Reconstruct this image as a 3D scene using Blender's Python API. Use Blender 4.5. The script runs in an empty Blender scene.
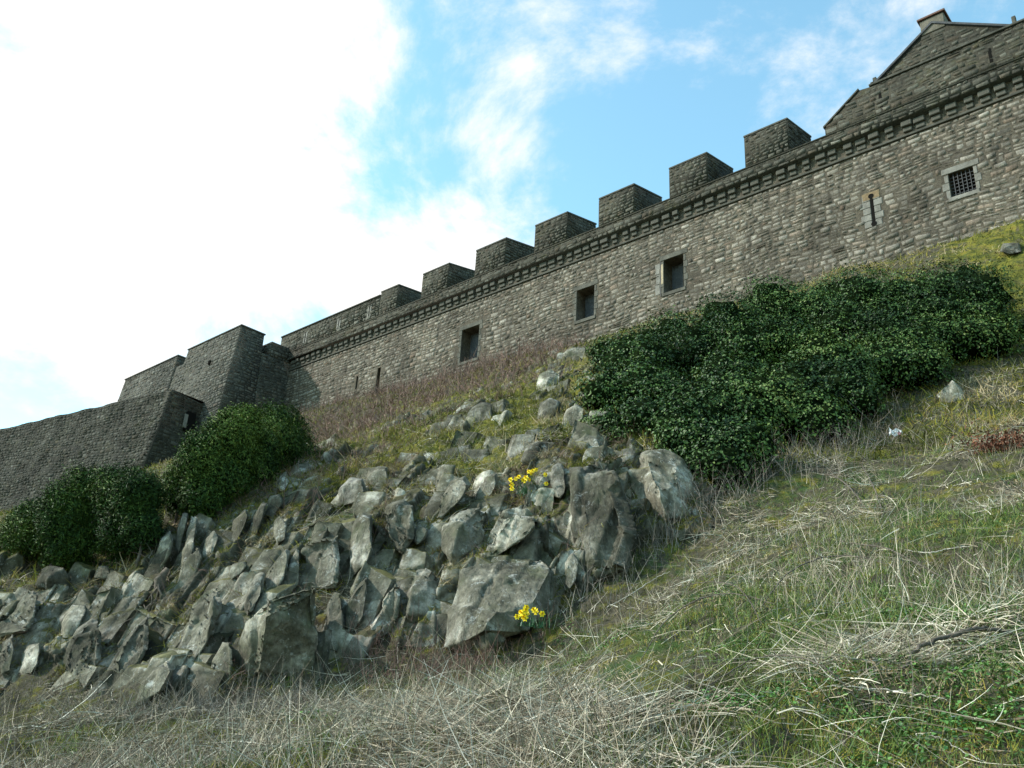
import bpy, bmesh, math, random
import numpy as np
from mathutils import Matrix, Vector
random.seed(4)
RNG = np.random.default_rng(11)
SC = bpy.context.scene

# ------------------------------------------------------------------ camera
FPX = 900.0
CAM = np.array([0, 0, 1.6])
def unit(v):
    v = np.array(v, float); return v / np.linalg.norm(v)
_up = unit([128, 2184, -900]); _F = np.array([0, 0, -1.0])
_Y = unit(_F - _F.dot(_up) * _up); _X = np.cross(_Y, _up)
ROT = np.array([_X, _Y, _up])                      # camera axes -> world
cd = bpy.data.cameras.new('camera'); cam = bpy.data.objects.new('camera', cd)
SC.collection.objects.link(cam); SC.camera = cam
cd.sensor_width = 36; cd.lens = FPX / 1024 * 36; cd.clip_start = 0.05; cd.clip_end = 8000
M = Matrix.Identity(4)
for i in range(3):
    for j in range(3): M[i][j] = ROT[i][j]
    M[i][3] = CAM[i]
cam.matrix_world = M

def W(px, py, d):
    return CAM + ROT @ np.array([(px - 512) / FPX * d, -(py - 384) / FPX * d, -d])
def proj(P):
    v = (np.atleast_2d(P) - CAM) @ ROT
    d = -v[:, 2]; dd = np.where(d > .05, d, .05)
    return 512 + FPX * v[:, 0] / dd, 384 - FPX * v[:, 1] / dd, d

# ------------------------------------------------------------------ light
SUNV = unit([-0.90, 0.0, 0.70])
sl = bpy.data.lights.new('sun', 'SUN'); so = bpy.data.objects.new('sun', sl)
SC.collection.objects.link(so)
sl.energy = 5.0; sl.angle = math.radians(1.2); sl.color = (1.0, .95, .87)
so.rotation_euler = Vector(SUNV).to_track_quat('Z', 'Y').to_euler(); so.location = (0, 0, 60)

world = bpy.data.worlds.new('World'); SC.world = world; world.use_nodes = True
nt = world.node_tree; N = nt.nodes; L = nt.links
for n in list(N): N.remove(n)
def wn(t, **kw):
    n = N.new(t)
    for k, v in kw.items(): setattr(n, k, v)
    return n
out = wn('ShaderNodeOutputWorld'); bg = wn('ShaderNodeBackground'); sky = wn('ShaderNodeTexSky')
sky.sky_type = 'NISHITA'; sky.sun_disc = False
sky.sun_elevation = math.asin(SUNV[2]); sky.sun_rotation = math.atan2(SUNV[0], SUNV[1])
sky.air_density = 1.0; sky.dust_density = 0.4; sky.ozone_density = 2.0
bg.inputs[1].default_value = 0.15
tc = wn('ShaderNodeTexCoord')
def wmath(op, a, b=None, c=None, clamp=False):
    n = wn('ShaderNodeMath', operation=op, use_clamp=clamp)
    for i, v in enumerate((a, b, c)):
        if v is None: continue
        if isinstance(v, (int, float)): n.inputs[i].default_value = v
        else: L.new(v, n.inputs[i])
    return n.outputs[0]
# clouds lie in a flat layer overhead: direction / height, so they thin out with perspective
sep = wn('ShaderNodeSeparateXYZ'); L.new(tc.outputs['Generated'], sep.inputs[0])
zc = wmath('MAXIMUM', wmath('ADD', sep.outputs[2], .75), .2)
cmb = wn('ShaderNodeCombineXYZ')
L.new(wmath('DIVIDE', sep.outputs[0], zc), cmb.inputs[0]); L.new(wmath('DIVIDE', sep.outputs[1], zc), cmb.inputs[1])
nz1 = wn('ShaderNodeTexNoise'); nz1.inputs['Scale'].default_value = 5.5; nz1.inputs['Detail'].default_value = 9
nz1.inputs['Roughness'].default_value = .64; nz1.inputs['Distortion'].default_value = .25
L.new(cmb.outputs[0], nz1.inputs['Vector'])
bias = None
def pixdir(px, py): return unit(W(px, py, 1) - CAM)
BLOBS = [((10, 130), 15, .42), ((120, 330), 8, .20), ((200, 170), 7, .20), ((330, 260), 5, .16), ((430, 225), 5, .11), ((520, 200), 3, .14), ((480, 270), 3, .08),
         ((330, 10), 4, .18), ((500, 0), 3, .16), ((590, 35), 3, .14), ((745, 75), 3, .22), ((420, 105), 3, .10), ((850, 40), 6, .12), ((150, 20), 6, .15), ((290, 50), 4, .12), ((500, 110), 3, .14), ((420, 300), 4, .14),
         ((350, 120), 4, -.14), ((15, 395), 4, -.30), ((980, 60), 14, -.10), ((620, 150), 5, -.12), ((180, 322), 2.2, -.2)]
for (p, deg, w) in BLOBS:
    vm = wn('ShaderNodeVectorMath', operation='DOT_PRODUCT'); L.new(tc.outputs['Generated'], vm.inputs[0])
    vm.inputs[1].default_value = pixdir(*p)
    mr = wn('ShaderNodeMapRange', interpolation_type='SMOOTHSTEP'); L.new(vm.outputs['Value'], mr.inputs[0])
    mr.inputs[1].default_value = math.cos(math.radians(deg * 1.7)); mr.inputs[2].default_value = 1.0
    mr.inputs[3].default_value = 0; mr.inputs[4].default_value = w
    bias = mr.outputs[0] if bias is None else wmath('ADD', bias, mr.outputs[0])
tot = wmath('ADD', bias, wmath('MULTIPLY_ADD', nz1.outputs[0], 2.3, -.71))
cr = wn('ShaderNodeMapRange', interpolation_type='SMOOTHSTEP'); L.new(tot, cr.inputs[0])
cr.inputs[1].default_value = .44; cr.inputs[2].default_value = .98
mix = wn('ShaderNodeMixRGB'); L.new(cr.outputs[0], mix.inputs[0])
tint = wn('ShaderNodeMixRGB', blend_type='MULTIPLY'); tint.inputs[0].default_value = 1; L.new(sky.outputs[0], tint.inputs[1])
tint.inputs[2].default_value = (2.15, 2.65, 2.1, 1)
L.new(tint.outputs[0], mix.inputs[1]); mix.inputs[2].default_value = (6.9, 6.75, 6.6, 1)
L.new(mix.outputs[0], bg.inputs[0]); L.new(bg.outputs[0], out.inputs[0])

vs = SC.view_settings; vs.view_transform = 'Standard'; vs.look = 'None'; vs.exposure = 0.25; vs.gamma = 1

# ------------------------------------------------------------------ helpers
def link(o, parent=None):
    SC.collection.objects.link(o)
    if parent is not None: o.parent = parent
    return o
def tag(o, label=None, cat=None, group=None, kind=None):
    if label: o['label'] = label
    if cat: o['category'] = cat
    if group: o['group'] = group
    if kind: o['kind'] = kind
    return o
def empty(name, loc, rz=0):
    o = bpy.data.objects.new(name, None); o.location = tuple(loc); o.rotation_euler = (0, 0, rz); o.empty_display_size = .3
    return link(o)
def mesh_np(name, V, faces, mat, parent=None, attrs=None, smooth=False, origin=None):
    """V (n,3); faces: (m,k) array, or list of such arrays"""
    if not isinstance(faces, (list, tuple)): faces = [faces]
    V = np.asarray(V, float)
    if origin is not None: V = V - np.asarray(origin)
    me = bpy.data.meshes.new(name)
    me.vertices.add(len(V)); me.vertices.foreach_set('co', V.astype(np.float32).ravel())
    loops = np.concatenate([np.asarray(f).ravel() for f in faces]).astype(np.int32)
    sizes = np.concatenate([np.full(len(f), np.asarray(f).shape[1]) for f in faces]).astype(np.int32)
    starts = np.concatenate([[0], np.cumsum(sizes)[:-1]]).astype(np.int32)
    me.loops.add(len(loops)); me.loops.foreach_set('vertex_index', loops)
    me.polygons.add(len(sizes)); me.polygons.foreach_set('loop_start', starts); me.polygons.foreach_set('loop_total', sizes)
    if smooth: me.polygons.foreach_set('use_smooth', np.ones(len(sizes), bool))
    me.update(calc_edges=True)
    for k, a in (attrs or {}).items():
        at = me.attributes.new(k, 'FLOAT', 'POINT'); at.data.foreach_set('value', np.asarray(a, np.float32))
    me.materials.append(mat)
    o = bpy.data.objects.new(name, me)
    if origin is not None: o.location = tuple(origin)
    return link(o, parent)
class MB:
    def __init__(s): s.v = []; s.f = []
    def add(s, v, f):
        k = len(s.v); s.v += [tuple(p) for p in v]; s.f += [tuple(i + k for i in q) for q in f]
    def box(s, x0, x1, y0, y1, z0, z1):
        s.hexa([(x0, y0, z0), (x1, y0, z0), (x1, y1, z0), (x0, y1, z0), (x0, y0, z1), (x1, y0, z1), (x1, y1, z1), (x0, y1, z1)])
    def hexa(s, v):
        s.add(v, [(3, 2, 1, 0), (4, 5, 6, 7), (0, 1, 5, 4), (1, 2, 6, 5), (2, 3, 7, 6), (3, 0, 4, 7)])
    def build(s, name, mat, parent=None, bevel=0, origin=None, jitter=0):
        me = bpy.data.meshes.new(name)
        v = s.v
        if origin is not None: v = [tuple(np.array(p) - origin) for p in v]
        me.from_pydata(v, [], s.f); me.materials.append(mat); me.update()
        o = bpy.data.objects.new(name, me)
        if origin is not None: o.location = tuple(origin)
        if bevel:
            b = o.modifiers.new('bevel', 'BEVEL'); b.width = bevel; b.segments = 1
        return link(o, parent)

# numpy noise
def _h(ix, iy, iz, s):
    n = (ix * 374761393 + iy * 668265263 + iz * 2147483647 * 3 + s * 1274126177) & 0xffffffff
    n = ((n ^ (n >> 13)) * 1274126177) & 0xffffffff
    n = ((n ^ (n >> 16)) * 2246822519) & 0xffffffff
    return ((n ^ (n >> 15)) & 0xffffff) / 16777215.0
def vnoise(P, s=0):
    P = np.asarray(P, float); i = np.floor(P).astype(np.int64); f = P - i; f = f * f * f * (f * (f * 6 - 15) + 10)
    r = 0
    for dx in (0, 1):
        wx = f[:, 0] if dx else 1 - f[:, 0]
        for dy in (0, 1):
            wy = f[:, 1] if dy else 1 - f[:, 1]
            for dz in (0, 1):
                wz = f[:, 2] if dz else 1 - f[:, 2]
                r = r + wx * wy * wz * _h(i[:, 0] + dx, i[:, 1] + dy, i[:, 2] + dz, s)
    return r * 2 - 1
def fbm(P, s=0, o=4, g=.5):
    a = 1; t = 0; r = 0; P = np.asarray(P, float)
    for k in range(o):
        r = r + a * vnoise(P * 2.03 ** k + 17.3 * k, s + k); t += a; a *= g
    return r / t
def worley(P, s=0):
    i = np.floor(P).astype(np.int64); n = len(P)
    F1 = np.full(n, 9.); F2 = np.full(n, 9.); vec = np.zeros((n, 3)); cid = np.zeros((n, 3), np.int64)
    for dx in (-1, 0, 1):
        for dy in (-1, 0, 1):
            for dz in (-1, 0, 1):
                c = i + np.array([dx, dy, dz])
                q = c + np.stack([_h(c[:, 0], c[:, 1], c[:, 2], s + k) for k in (1, 2, 3)], 1)
                v = P - q; d = np.sqrt((v ** 2).sum(1))
                m = d < F1
                F2 = np.where(m, F1, np.minimum(F2, d)); F1 = np.where(m, d, F1)
                vec[m] = v[m]; cid[m] = c[m]
    R = [_h(cid[:, 0], cid[:, 1], cid[:, 2], s + 10 + k) for k in range(4)]
    return F1, F2, vec, R
def smooth01(x, a, b):
    t = np.clip((x - a) / (b - a), 0, 1); return t * t * (3 - 2 * t)
def inpoly(x, y, poly):
    r = np.zeros(len(x), bool); n = len(poly)
    for k in range(n):
        x1, y1 = poly[k]; x2, y2 = poly[(k + 1) % n]
        if y1 == y2: continue
        c = ((y1 > y) != (y2 > y)) & (x < (x2 - x1) * (y - y1) / (y2 - y1) + x1); r ^= c
    return r

# ------------------------------------------------------------------ materials
class Mat:
    def __init__(s, name, rough=.9, spec=.3):
        s.m = bpy.data.materials.new(name); s.m.use_nodes = True; s.nt = s.m.node_tree
        s.b = s.nt.nodes['Principled BSDF']; s.b.inputs['Roughness'].default_value = rough
        s.b.inputs['Specular IOR Level'].default_value = spec
    def n(s, t, ins=None, **kw):
        x = s.nt.nodes.new(t)
        for k, v in kw.items(): setattr(x, k, v)
        for k, v in (ins or {}).items(): s.put(x.inputs[k], v)
        return x
    def put(s, sock, v):
        if isinstance(v, bpy.types.NodeSocket): s.nt.links.new(v, sock)
        else: sock.default_value = v
    def coord(s, kind='Object', scale=(1, 1, 1)):
        t = s.n('ShaderNodeTexCoord'); m = s.n('ShaderNodeMapping', {'Vector': t.outputs[kind], 'Scale': scale}); return m.outputs[0]
    def pos(s, scale=(1, 1, 1), rot=(0, 0, 0)):
        t = s.n('ShaderNodeNewGeometry'); m = s.n('ShaderNodeMapping', {'Vector': t.outputs['Position'], 'Scale': scale, 'Rotation': rot}); return m.outputs[0]
    def noise(s, vec, scale, detail=4, rough=.55, dist=0, out=0):
        return s.n('ShaderNodeTexNoise', {'Vector': vec, 'Scale': scale, 'Detail': detail, 'Roughness': rough, 'Distortion': dist}).outputs[out]
    def ramp(s, fac, stops, interp='LINEAR'):
        r = s.n('ShaderNodeValToRGB', {'Fac': fac}); r.color_ramp.interpolation = interp; e = r.color_ramp.elements
        while len(e) < len(stops): e.new(.5)
        for k, (p, c) in enumerate(stops):
            if isinstance(c, (int, float)): c = (c, c, c)
            e[k].position = p; e[k].color = (*c, 1)
        return r.outputs[0]
    def mix(s, f, a, b, mode='MIX'):
        x = s.n('ShaderNodeMixRGB', {'Fac': f}, blend_type=mode)
        for k, v in ((1, a), (2, b)):
            if isinstance(v, tuple) and len(v) == 3: v = (*v, 1)
            s.put(x.inputs[k], v)
        return x.outputs[0]
    def math(s, op, a, b=0.0, clamp=False):
        return s.n('ShaderNodeMath', {0: a, 1: b}, operation=op, use_clamp=clamp).outputs[0]
    def attr(s, name): return s.n('ShaderNodeAttribute', attribute_name=name).outputs['Fac']
    def bump(s, h, dist, strength=1.0, normal=None):
        ins = {'Height': h, 'Distance': dist, 'Strength': strength}
        if normal is not None: ins['Normal'] = normal
        return s.n('ShaderNodeBump', ins).outputs[0]
    def done(s, col, normal=None, rough=None):
        s.put(s.b.inputs['Base Color'], col if not (isinstance(col, tuple) and len(col) == 3) else (*col, 1))
        if normal is not None: s.put(s.b.inputs['Normal'], normal)
        if rough is not None: s.put(s.b.inputs['Roughness'], rough)
        return s.m

def masonry(name, dark, mid, light, sc=2.1, moss=.2, courses=1.7, mortar=.55, big=.35, streak=0.0):
    """individual stones are geometry with their own tone (attribute); joints have no tone and read as mortar"""
    s = Mat(name, .95, .2)
    v = s.coord('Object'); tone = s.attr('tone'); hue = s.attr('hue'); isst = s.math('GREATER_THAN', tone, .001)
    stone = s.ramp(tone, [(0, dark), (.35, mid), (.75, (mid[0] * .5 + light[0] * .5, mid[1] * .5 + light[1] * .5, mid[2] * .5 + light[2] * .5)), (1, light)])
    stone = s.mix(s.math('MULTIPLY', s.math('GREATER_THAN', hue, .88), .4), stone, (mid[0] * 1.15, mid[1] * .82, mid[2] * .66))
    stone = s.mix(s.math('MULTIPLY', s.math('LESS_THAN', hue, .12), .35), stone, (mid[0] * .8, mid[1] * .85, mid[2] * .85))
    base = s.mix(s.noise(v, 5, 4), (dark[0] * .6, dark[1] * .6, dark[2] * .55), (mid[0] * .8, mid[1] * .77, mid[2] * .7))
    col = s.mix(isst, base, stone)
    fine = s.noise(v, 10, 7, .75)
    col = s.mix(1, col, s.ramp(fine, [(.3, .5), (.5, 1.0), (.72, 1.5)]), 'MULTIPLY')
    lichen = s.ramp(s.noise(v, 4.2, 8, .8), [(.57, 0), (.66, 1)])
    col = s.mix(s.math('MULTIPLY', lichen, .4), col, (light[0] * 1.05, light[1] * 1.05, light[2] * 1.0))
    blot = s.noise(v, .33, 6, .66)
    col = s.mix(1, col, s.ramp(blot, [(.3, 1 - big), (.5, 1), (.72, 1 + big)]), 'MULTIPLY')
    if streak:
        vs_ = s.n('ShaderNodeMapping', {'Vector': v, 'Scale': (1.3, 1.3, .12)}).outputs[0]
        st = s.ramp(s.noise(vs_, 1.4, 6, .7), [(.5, 0), (.66, 1)])
        col = s.mix(s.math('MULTIPLY', st, streak), col, (dark[0] * .6, dark[1] * .62, dark[2] * .6))
    if moss:
        mm = s.ramp(s.noise(v, 1.3, 8, .75), [(.56, 0), (.66, 1)])
        col = s.mix(s.math('MULTIPLY', mm, moss), col, (.07, .066, .022))
    return s.done(col, s.bump(fine, .05, .8))

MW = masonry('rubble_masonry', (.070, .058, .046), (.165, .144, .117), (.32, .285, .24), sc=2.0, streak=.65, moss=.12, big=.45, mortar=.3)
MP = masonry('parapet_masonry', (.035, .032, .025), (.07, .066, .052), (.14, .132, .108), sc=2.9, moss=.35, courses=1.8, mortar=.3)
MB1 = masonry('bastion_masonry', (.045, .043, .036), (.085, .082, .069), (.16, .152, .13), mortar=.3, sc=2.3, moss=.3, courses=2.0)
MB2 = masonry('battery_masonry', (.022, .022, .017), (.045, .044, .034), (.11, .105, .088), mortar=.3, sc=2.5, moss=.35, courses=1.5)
def plain_stone(name, a, b, sc=3):
    s = Mat(name, .92, .25); v = s.coord('Object')
    c = s.ramp(s.noise(v, sc, 6, .7), [(.3, a), (.7, b)])
    c = s.mix(s.math('MULTIPLY', s.ramp(s.noise(v, sc * .4, 5, .7), [(.52, 0), (.66, 1)]), .4), c, (a[0] * .4, a[1] * .45, a[2] * .35))
    return s.done(c, s.bump(s.noise(v, sc * 5, 5, .7), .03, .7))
M_COPE = plain_stone('coping_stone', (.04, .038, .03), (.10, .095, .078))
M_CORB = plain_stone('corbel_stone', (.05, .047, .037), (.13, .122, .10), 1.7)
M_DRESS = plain_stone('dressed_stone', (.11, .10, .085), (.25, .235, .205), 2.2)
M_TAN = plain_stone('tan_sandstone', (.28, .21, .13), (.44, .36, .25), 3)
M_ORANGE = plain_stone('orange_sandstone', (.13, .085, .045), (.24, .175, .10), 7)
M_DARK = Mat('dark_interior', 1, 0).done((.012, .011, .010))
M_IRON = Mat('iron', .6, .4).done((.02, .02, .02))
M_SLATE = plain_stone('slate', (.04, .042, .045), (.09, .09, .095), 4)
M_LIME = plain_stone('limewashed_rubble', (.09, .08, .06), (.17, .15, .12), 2.5)
M_REDST = plain_stone('red_sandstone', (.11, .06, .045), (.18, .10, .08), 3)

# ------------------------------------------------------------------ the wall's frame
_d = ROT @ unit([-1067, -308.5, -900]); _d[2] = 0
XA = -unit(_d); ZA = np.array([0, 0, 1.]); YA = np.cross(ZA, XA)
WO = W(750, 195, 45); WRZ = math.atan2(XA[1], XA[0])
def wpt(u, y, h): return WO + XA * u + YA * y + ZA * h
def wall_d(px, py, off=0):
    r = W(px, py, 1) - CAM; return float(((WO - CAM).dot(YA) + off) / r.dot(YA))

# ------------------------------------------------------------------ terrain
CP = []
def cp(px, py, d): CP.append(W(px, py, d))
for a in [(-200, 900, 3.2), (100, 900, 3.3), (512, 900, 3), (1024, 900, 2.7), (1300, 900, 2.6), (0, 768, 6.5), (256, 768, 5.5), (512, 768, 4.8),
          (768, 768, 4.3), (1024, 768, 4), (-150, 700, 15), (0, 692, 15), (100, 702, 13.8), (230, 692, 12.5), (330, 675, 12.8), (450, 648, 13.2),
          (560, 615, 13.8), (600, 592, 14), (660, 530, 15.5), (710, 495, 16.5), (800, 460, 18), (880, 425, 20), (960, 390, 22), (1024, 366, 23.5),
          (1150, 310, 25), (256, 725, 9), (100, 740, 9.5), (512, 700, 8.5), (768, 600, 9), (900, 520, 11), (1024, 600, 7.5), (1200, 600, 6),
          (1024, 480, 12), (1200, 450, 12), (768, 680, 6.3), (640, 640, 9.5),
          (-100, 610, 17), (0, 620, 16.6), (0, 562, 18.5), (60, 566, 18.2), (130, 556, 18.5), (180, 515, 19), (120, 630, 15.6), (230, 605, 14.6),
          (300, 545, 16), (255, 490, 20), (340, 590, 14.6), (400, 500, 17.6), (420, 580, 14.6), (500, 555, 14.6), (520, 490, 16.8),
          (440, 465, 19.5), (600, 462, 16.3), (560, 440, 19), (480, 415, 24), (420, 440, 23), (560, 385, 28), (520, 400, 26),
          (350, 470, 22), (330, 455, 25), (660, 450, 18), (700, 400, 23), (640, 400, 24), (820, 400, 23), (800, 340, 28), (900, 320, 30),
          (720, 335, 34), (990, 330, 27.5), (1024, 290, 30), (1100, 250, 31), (390, 410, 42), (440, 392, 42), (560, 358, 41),
          (330, 425, 46), (250, 470, 34), (180, 500, 28), (90, 530, 24), (0, 545, 25), (-100, 560, 26), (150, 470, 50), (0, 545, 52)]:
    cp(*a)
for u, h in [(25, -5.6), (11.5, -6), (8.3, -6.05), (4.5, -5.95), (-3, -5.7), (-10.5, -5.6), (-16.5, -5.3), (-25, -5.1), (-33, -5.2), (-39, -6)]:
    CP.append(wpt(u, -.3, h)); CP.append(wpt(u, 6, h)); CP.append(wpt(u, 30, h + 1))
for u, y, h in [(-43, -9.5, -10.5), (-55, -11, -13), (-70, -13, -15), (-90, -15, -16), (-50, 5, -7), (-60, 30, -9), (-90, 20, -14), (45, 0, -5.5), (45, 30, -4)]:
    CP.append(wpt(u, y, h))
for x, y, z in [(0, 0, 0), (1.5, 0, .5), (-1.5, 0, -.45), (4, 0, 1.6), (-5, 0, -1.3), (0, -5, -2.2), (8, -6, 1.5), (-10, -8, -4.5), (-20, 2, -3), (-25, 15, -1), (20, 5, 8.5), (25, -10, 8),
                (40, 10, 16), (0, -25, -9), (-30, -25, -12), (30, -30, 0), (-45, 30, 3), (-60, 0, -8), (-80, 60, 2), (90, 20, 22), (0, 110, 14), (-60, 120, 6), (80, 90, 18)]:
    CP.append(np.array([x, y, z], float))
CP = np.array(CP)
def _phi(r): return r
_n = len(CP); _xy = CP[:, :2]
_A = np.zeros((_n + 3, _n + 3)); _D = np.sqrt(((_xy[:, None] - _xy[None]) ** 2).sum(2))
_A[:_n, :_n] = _phi(_D) - np.eye(_n) * .05
_A[:_n, _n] = 1; _A[:_n, _n + 1:] = _xy; _A[_n, :_n] = 1; _A[_n + 1:, :_n] = _xy.T
_w = np.linalg.solve(_A, np.concatenate([CP[:, 2], [0, 0, 0]]))
def base_h(x, y):
    x = np.asarray(x, float); y = np.asarray(y, float); r = np.empty(len(x))
    for k in range(0, len(x), 60000):
        X = np.stack([x[k:k + 60000], y[k:k + 60000]], 1)
        D = np.sqrt(((X[:, None] - _xy[None]) ** 2).sum(2) + .04)
        r[k:k + 60000] = D @ _w[:_n] + _w[_n] + X @ _w[_n + 1:]
    R = np.hypot(x, y); far = smooth01(R, 110, 260)
    r = r * (1 - far) + far * -14.0
    return r
ROCK1 = [(-40, 560), (30, 556), (90, 572), (150, 575), (172, 515), (205, 505), (262, 468), (292, 440), (325, 436), (300, 480), (335, 520), (350, 478),
         (372, 466), (392, 470), (385, 500), (425, 478), (450, 462), (515, 470), (545, 440), (600, 436), (640, 440), (700, 470), (712, 500), (700, 528), (650, 545),
         (600, 590), (560, 618), (445, 650), (330, 672), (230, 700), (100, 702), (-40, 695)]
ROCK2 = [(285, 500), (300, 455), (345, 425), (460, 395), (560, 345), (600, 350), (600, 440), (540, 440), (510, 470), (430, 480), (380, 500), (330, 525)]
ROCK3 = [(930, 240), (1100, 200), (1100, 330), (985, 330), (985, 280)]
def masks(P):
    """rockiness of the bedrock at ground points (metres in, 0..1 out)"""
    px, py, d = proj(P)
    w = fbm(P * .9, 5, 3); w2 = fbm(P * .9, 55, 3)
    jx = px + w * 34; jy = py + w2 * 30
    ok = (d > 6) & (d < 60)
    a = (inpoly(jx, jy, ROCK1) & ok & (d < 30)).astype(float)
    b = inpoly(jx, jy, ROCK2) & ok & (d < 45)
    n = fbm(P * .75, 9, 3)
    r = a * smooth01(fbm(P * .95, 21, 3), -.30, -.05)
    b = b | (inpoly(jx, jy, ROCK3) & ok & (d < 45)); r = np.maximum(r, (b & inpoly(jx, jy, ROCK2)) * smooth01(n, .04, .16))
    return r, b.astype(float)
def ground_bumps(P):
    R = np.hypot(P[:, 0], P[:, 1])
    near = 1 - smooth01(R, 30, 60)
    return fbm(P * .35, 31, 3) * .35 * smooth01(R, 2, 8) + near * (fbm(P * 1.4, 33, 3) * .16 * smooth01(R, 1, 5) + (1 - np.abs(fbm(P * 5, 35, 3))) * .07 - .04)
def ground(x, y):
    z = base_h(x, y); P = np.stack([x, y, z], 1)
    return np.stack([x, y, z + ground_bumps(P)], 1)
# the same ground, found along a line of sight
def hit(px, py, lo=2.0, hi=75.0):
    ds = np.concatenate([np.arange(lo, 30, .05), np.arange(30, hi, .25)])
    r = W(px, py, 1) - CAM; P = CAM + ds[:, None] * r
    z = ground(P[:, 0], P[:, 1])[:, 2]; k = np.nonzero(P[:, 2] < z)[0]
    return float(ds[k[0]]) if len(k) else None

az_f = np.linspace(-41, 41, 860); az_c = np.concatenate([np.linspace(-180, -42, 70), az_f, np.linspace(42, 180, 70)[:-1]])
az = np.radians(az_c)
rr = np.concatenate([np.geomspace(.25, 2, 24)[:-1], np.geomspace(2, 12, 210)[:-1], np.arange(12, 20, .027), np.arange(20, 31, .06),
                     np.arange(31, 82, .3), np.geomspace(82, 5000, 46)])
na, nr = len(az), len(rr)
RR, AA = np.meshgrid(rr, az, indexing='ij')
gx = (RR * np.sin(AA)).ravel(); gy = (RR * np.cos(AA)).ravel()
gz = base_h(gx, gy)
G = np.stack([gx, gy, gz], 1)
rock = np.zeros(len(G)); mossy = np.zeros(len(G))
fr = (np.abs(AA.ravel()) < math.radians(44)) & (RR.ravel() > 6) & (RR.ravel() < 75)
rock[fr], mossy[fr] = masks(G[fr])
g3 = G.reshape(nr, na, 3)
def normals(g3):
    du = np.roll(g3, -1, 1) - np.roll(g3, 1, 1)
    dv = np.empty_like(g3); dv[1:-1] = g3[2:] - g3[:-2]; dv[0] = g3[1] - g3[0]; dv[-1] = g3[-1] - g3[-2]
    n = np.cross(du, dv); n /= np.linalg.norm(n, axis=2, keepdims=True) + 1e-12
    n[n[..., 2] < 0] *= -1
    return n
nrm = normals(g3).reshape(-1, 3)
G2 = G.copy(); G2[:, 2] += ground_bumps(G) * (1 - rock * .6)
m = rock > .01
TH = math.radians(72)
SA = np.array([math.cos(TH), .15, math.sin(TH)]); SB = np.array([math.sin(TH), 0, -math.cos(TH)]); SCV = np.cross(SA, SB)
def strata(P, wb, wa, wc): return np.stack([P @ SB / wb, P @ SA / wa, P @ SCV / wc], 1)
def blocks(P, s):
    Q = P + np.stack([fbm(P * .8, s + 50 + k, 2) for k in range(3)], 1) * .14
    h = 0; crack = 0
    for (wb, wa, wc, amp, sd) in ((.80, 2.1, 2.0, .30, 1), (.34, 1.0, .9, .13, 2), (.12, .35, .3, .045, 3)):
        F1, F2, vec, R = worley(strata(Q, wb, wa, wc), s + sd * 7)
        edge = smooth01(F2 - F1, 0, .06)
        h = h + amp * ((R[0] - .4) + .9 * (vec[:, 0] * np.where(R[1] > .45, .75, -.6) + vec[:, 1] * (.15 + .6 * R[2]))) - amp * .45 * (1 - edge)
        if sd == 2: tone = R[3]
        crack = np.maximum(crack, (1 - edge) * (1 if sd < 3 else .4))
    return h, crack, tone
Pm = G[m]; bh, ck, tn = blocks(Pm, 100)
out_dir = nrm[m] * .75 + np.array([0, -.55, .1]); out_dir /= np.linalg.norm(out_dir, axis=1, keepdims=True)
bh = bh + fbm(Pm * 6, 77, 3) * .03
scale_far = 1.0
G2[m] = G[m] + out_dir * (bh * rock[m] * scale_far)[:, None]
crack = np.zeros(len(G)); crack[m] = ck * rock[m]; tone_g = np.full(len(G), .5); tone_g[m] = tn
idx = np.arange(nr * na).reshape(nr, na); a0 = idx[:-1]; a1 = idx[1:]
quads = np.stack([a0.ravel(), np.roll(a0, -1, 1).ravel(), np.roll(a1, -1, 1).ravel(), a1.ravel()], 1)
# wetter and greener ground low on the right, straw under the cliff
px_, py_, d_ = proj(G)
green = fbm(G * .5, 61, 3) * .5 + .5 * smooth01(gx, -2, 4) * (1 - smooth01(RR.ravel(), 8, 24))

def rock_nodes(s, v):
    big = s.noise(v, 1.2, 7, .68); fine = s.noise(v, 7, 8, .72)
    c = s.ramp(big, [(.32, (.046, .043, .028)), (.44, (.10, .092, .064)), (.54, (.19, .174, .13)), (.64, (.44, .41, .34))])
    c = s.mix(1, c, s.ramp(fine, [(.3, .45), (.5, 1), (.72, 1.45)]), 'MULTIPLY')
    lich = s.ramp(s.noise(v, 3.1, 9, .78, .3), [(.57, 0), (.63, 1)])
    c = s.mix(s.math('MULTIPLY', lich, .6), c, (.50, .50, .46))
    lich2 = s.ramp(s.noise(v, 16, 4, .7), [(.64, 0), (.69, 1)])
    c = s.mix(s.math('MULTIPLY', lich2, .5), c, (.48, .48, .44))
    gr = s.ramp(s.noise(v, 1.7, 5, .7), [(.52, 0), (.68, 1)])
    c = s.mix(s.math('MULTIPLY', gr, .5), c, (.085, .10, .045))
    stv = s.n('ShaderNodeMapping', {'Vector': v, 'Scale': (5, 5, .6)}).outputs[0]
    st = s.ramp(s.noise(stv, 1.2, 6, .7), [(.5, 0), (.66, 1)])
    c = s.mix(s.math('MULTIPLY', st, .35), c, (.05, .052, .042))
    return c, fine
def rock_bump(s, v):
    g = s.n('ShaderNodeMapping', {'Vector': v, 'Rotation': (0, math.radians(18), 0)}).outputs[0]
    g = s.n('ShaderNodeMapping', {'Vector': g, 'Scale': (6, 4, .9)}).outputs[0]
    rid = s.math('ABSOLUTE', s.math('SUBTRACT', s.noise(g, 1.0, 6, .6), .5))
    return s.bump(s.math('ADD', s.math('MULTIPLY', s.ramp(rid, [(0, 0), (.06, 1)]), .5), s.noise(v, 24, 6, .8)), .035, .9)
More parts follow.
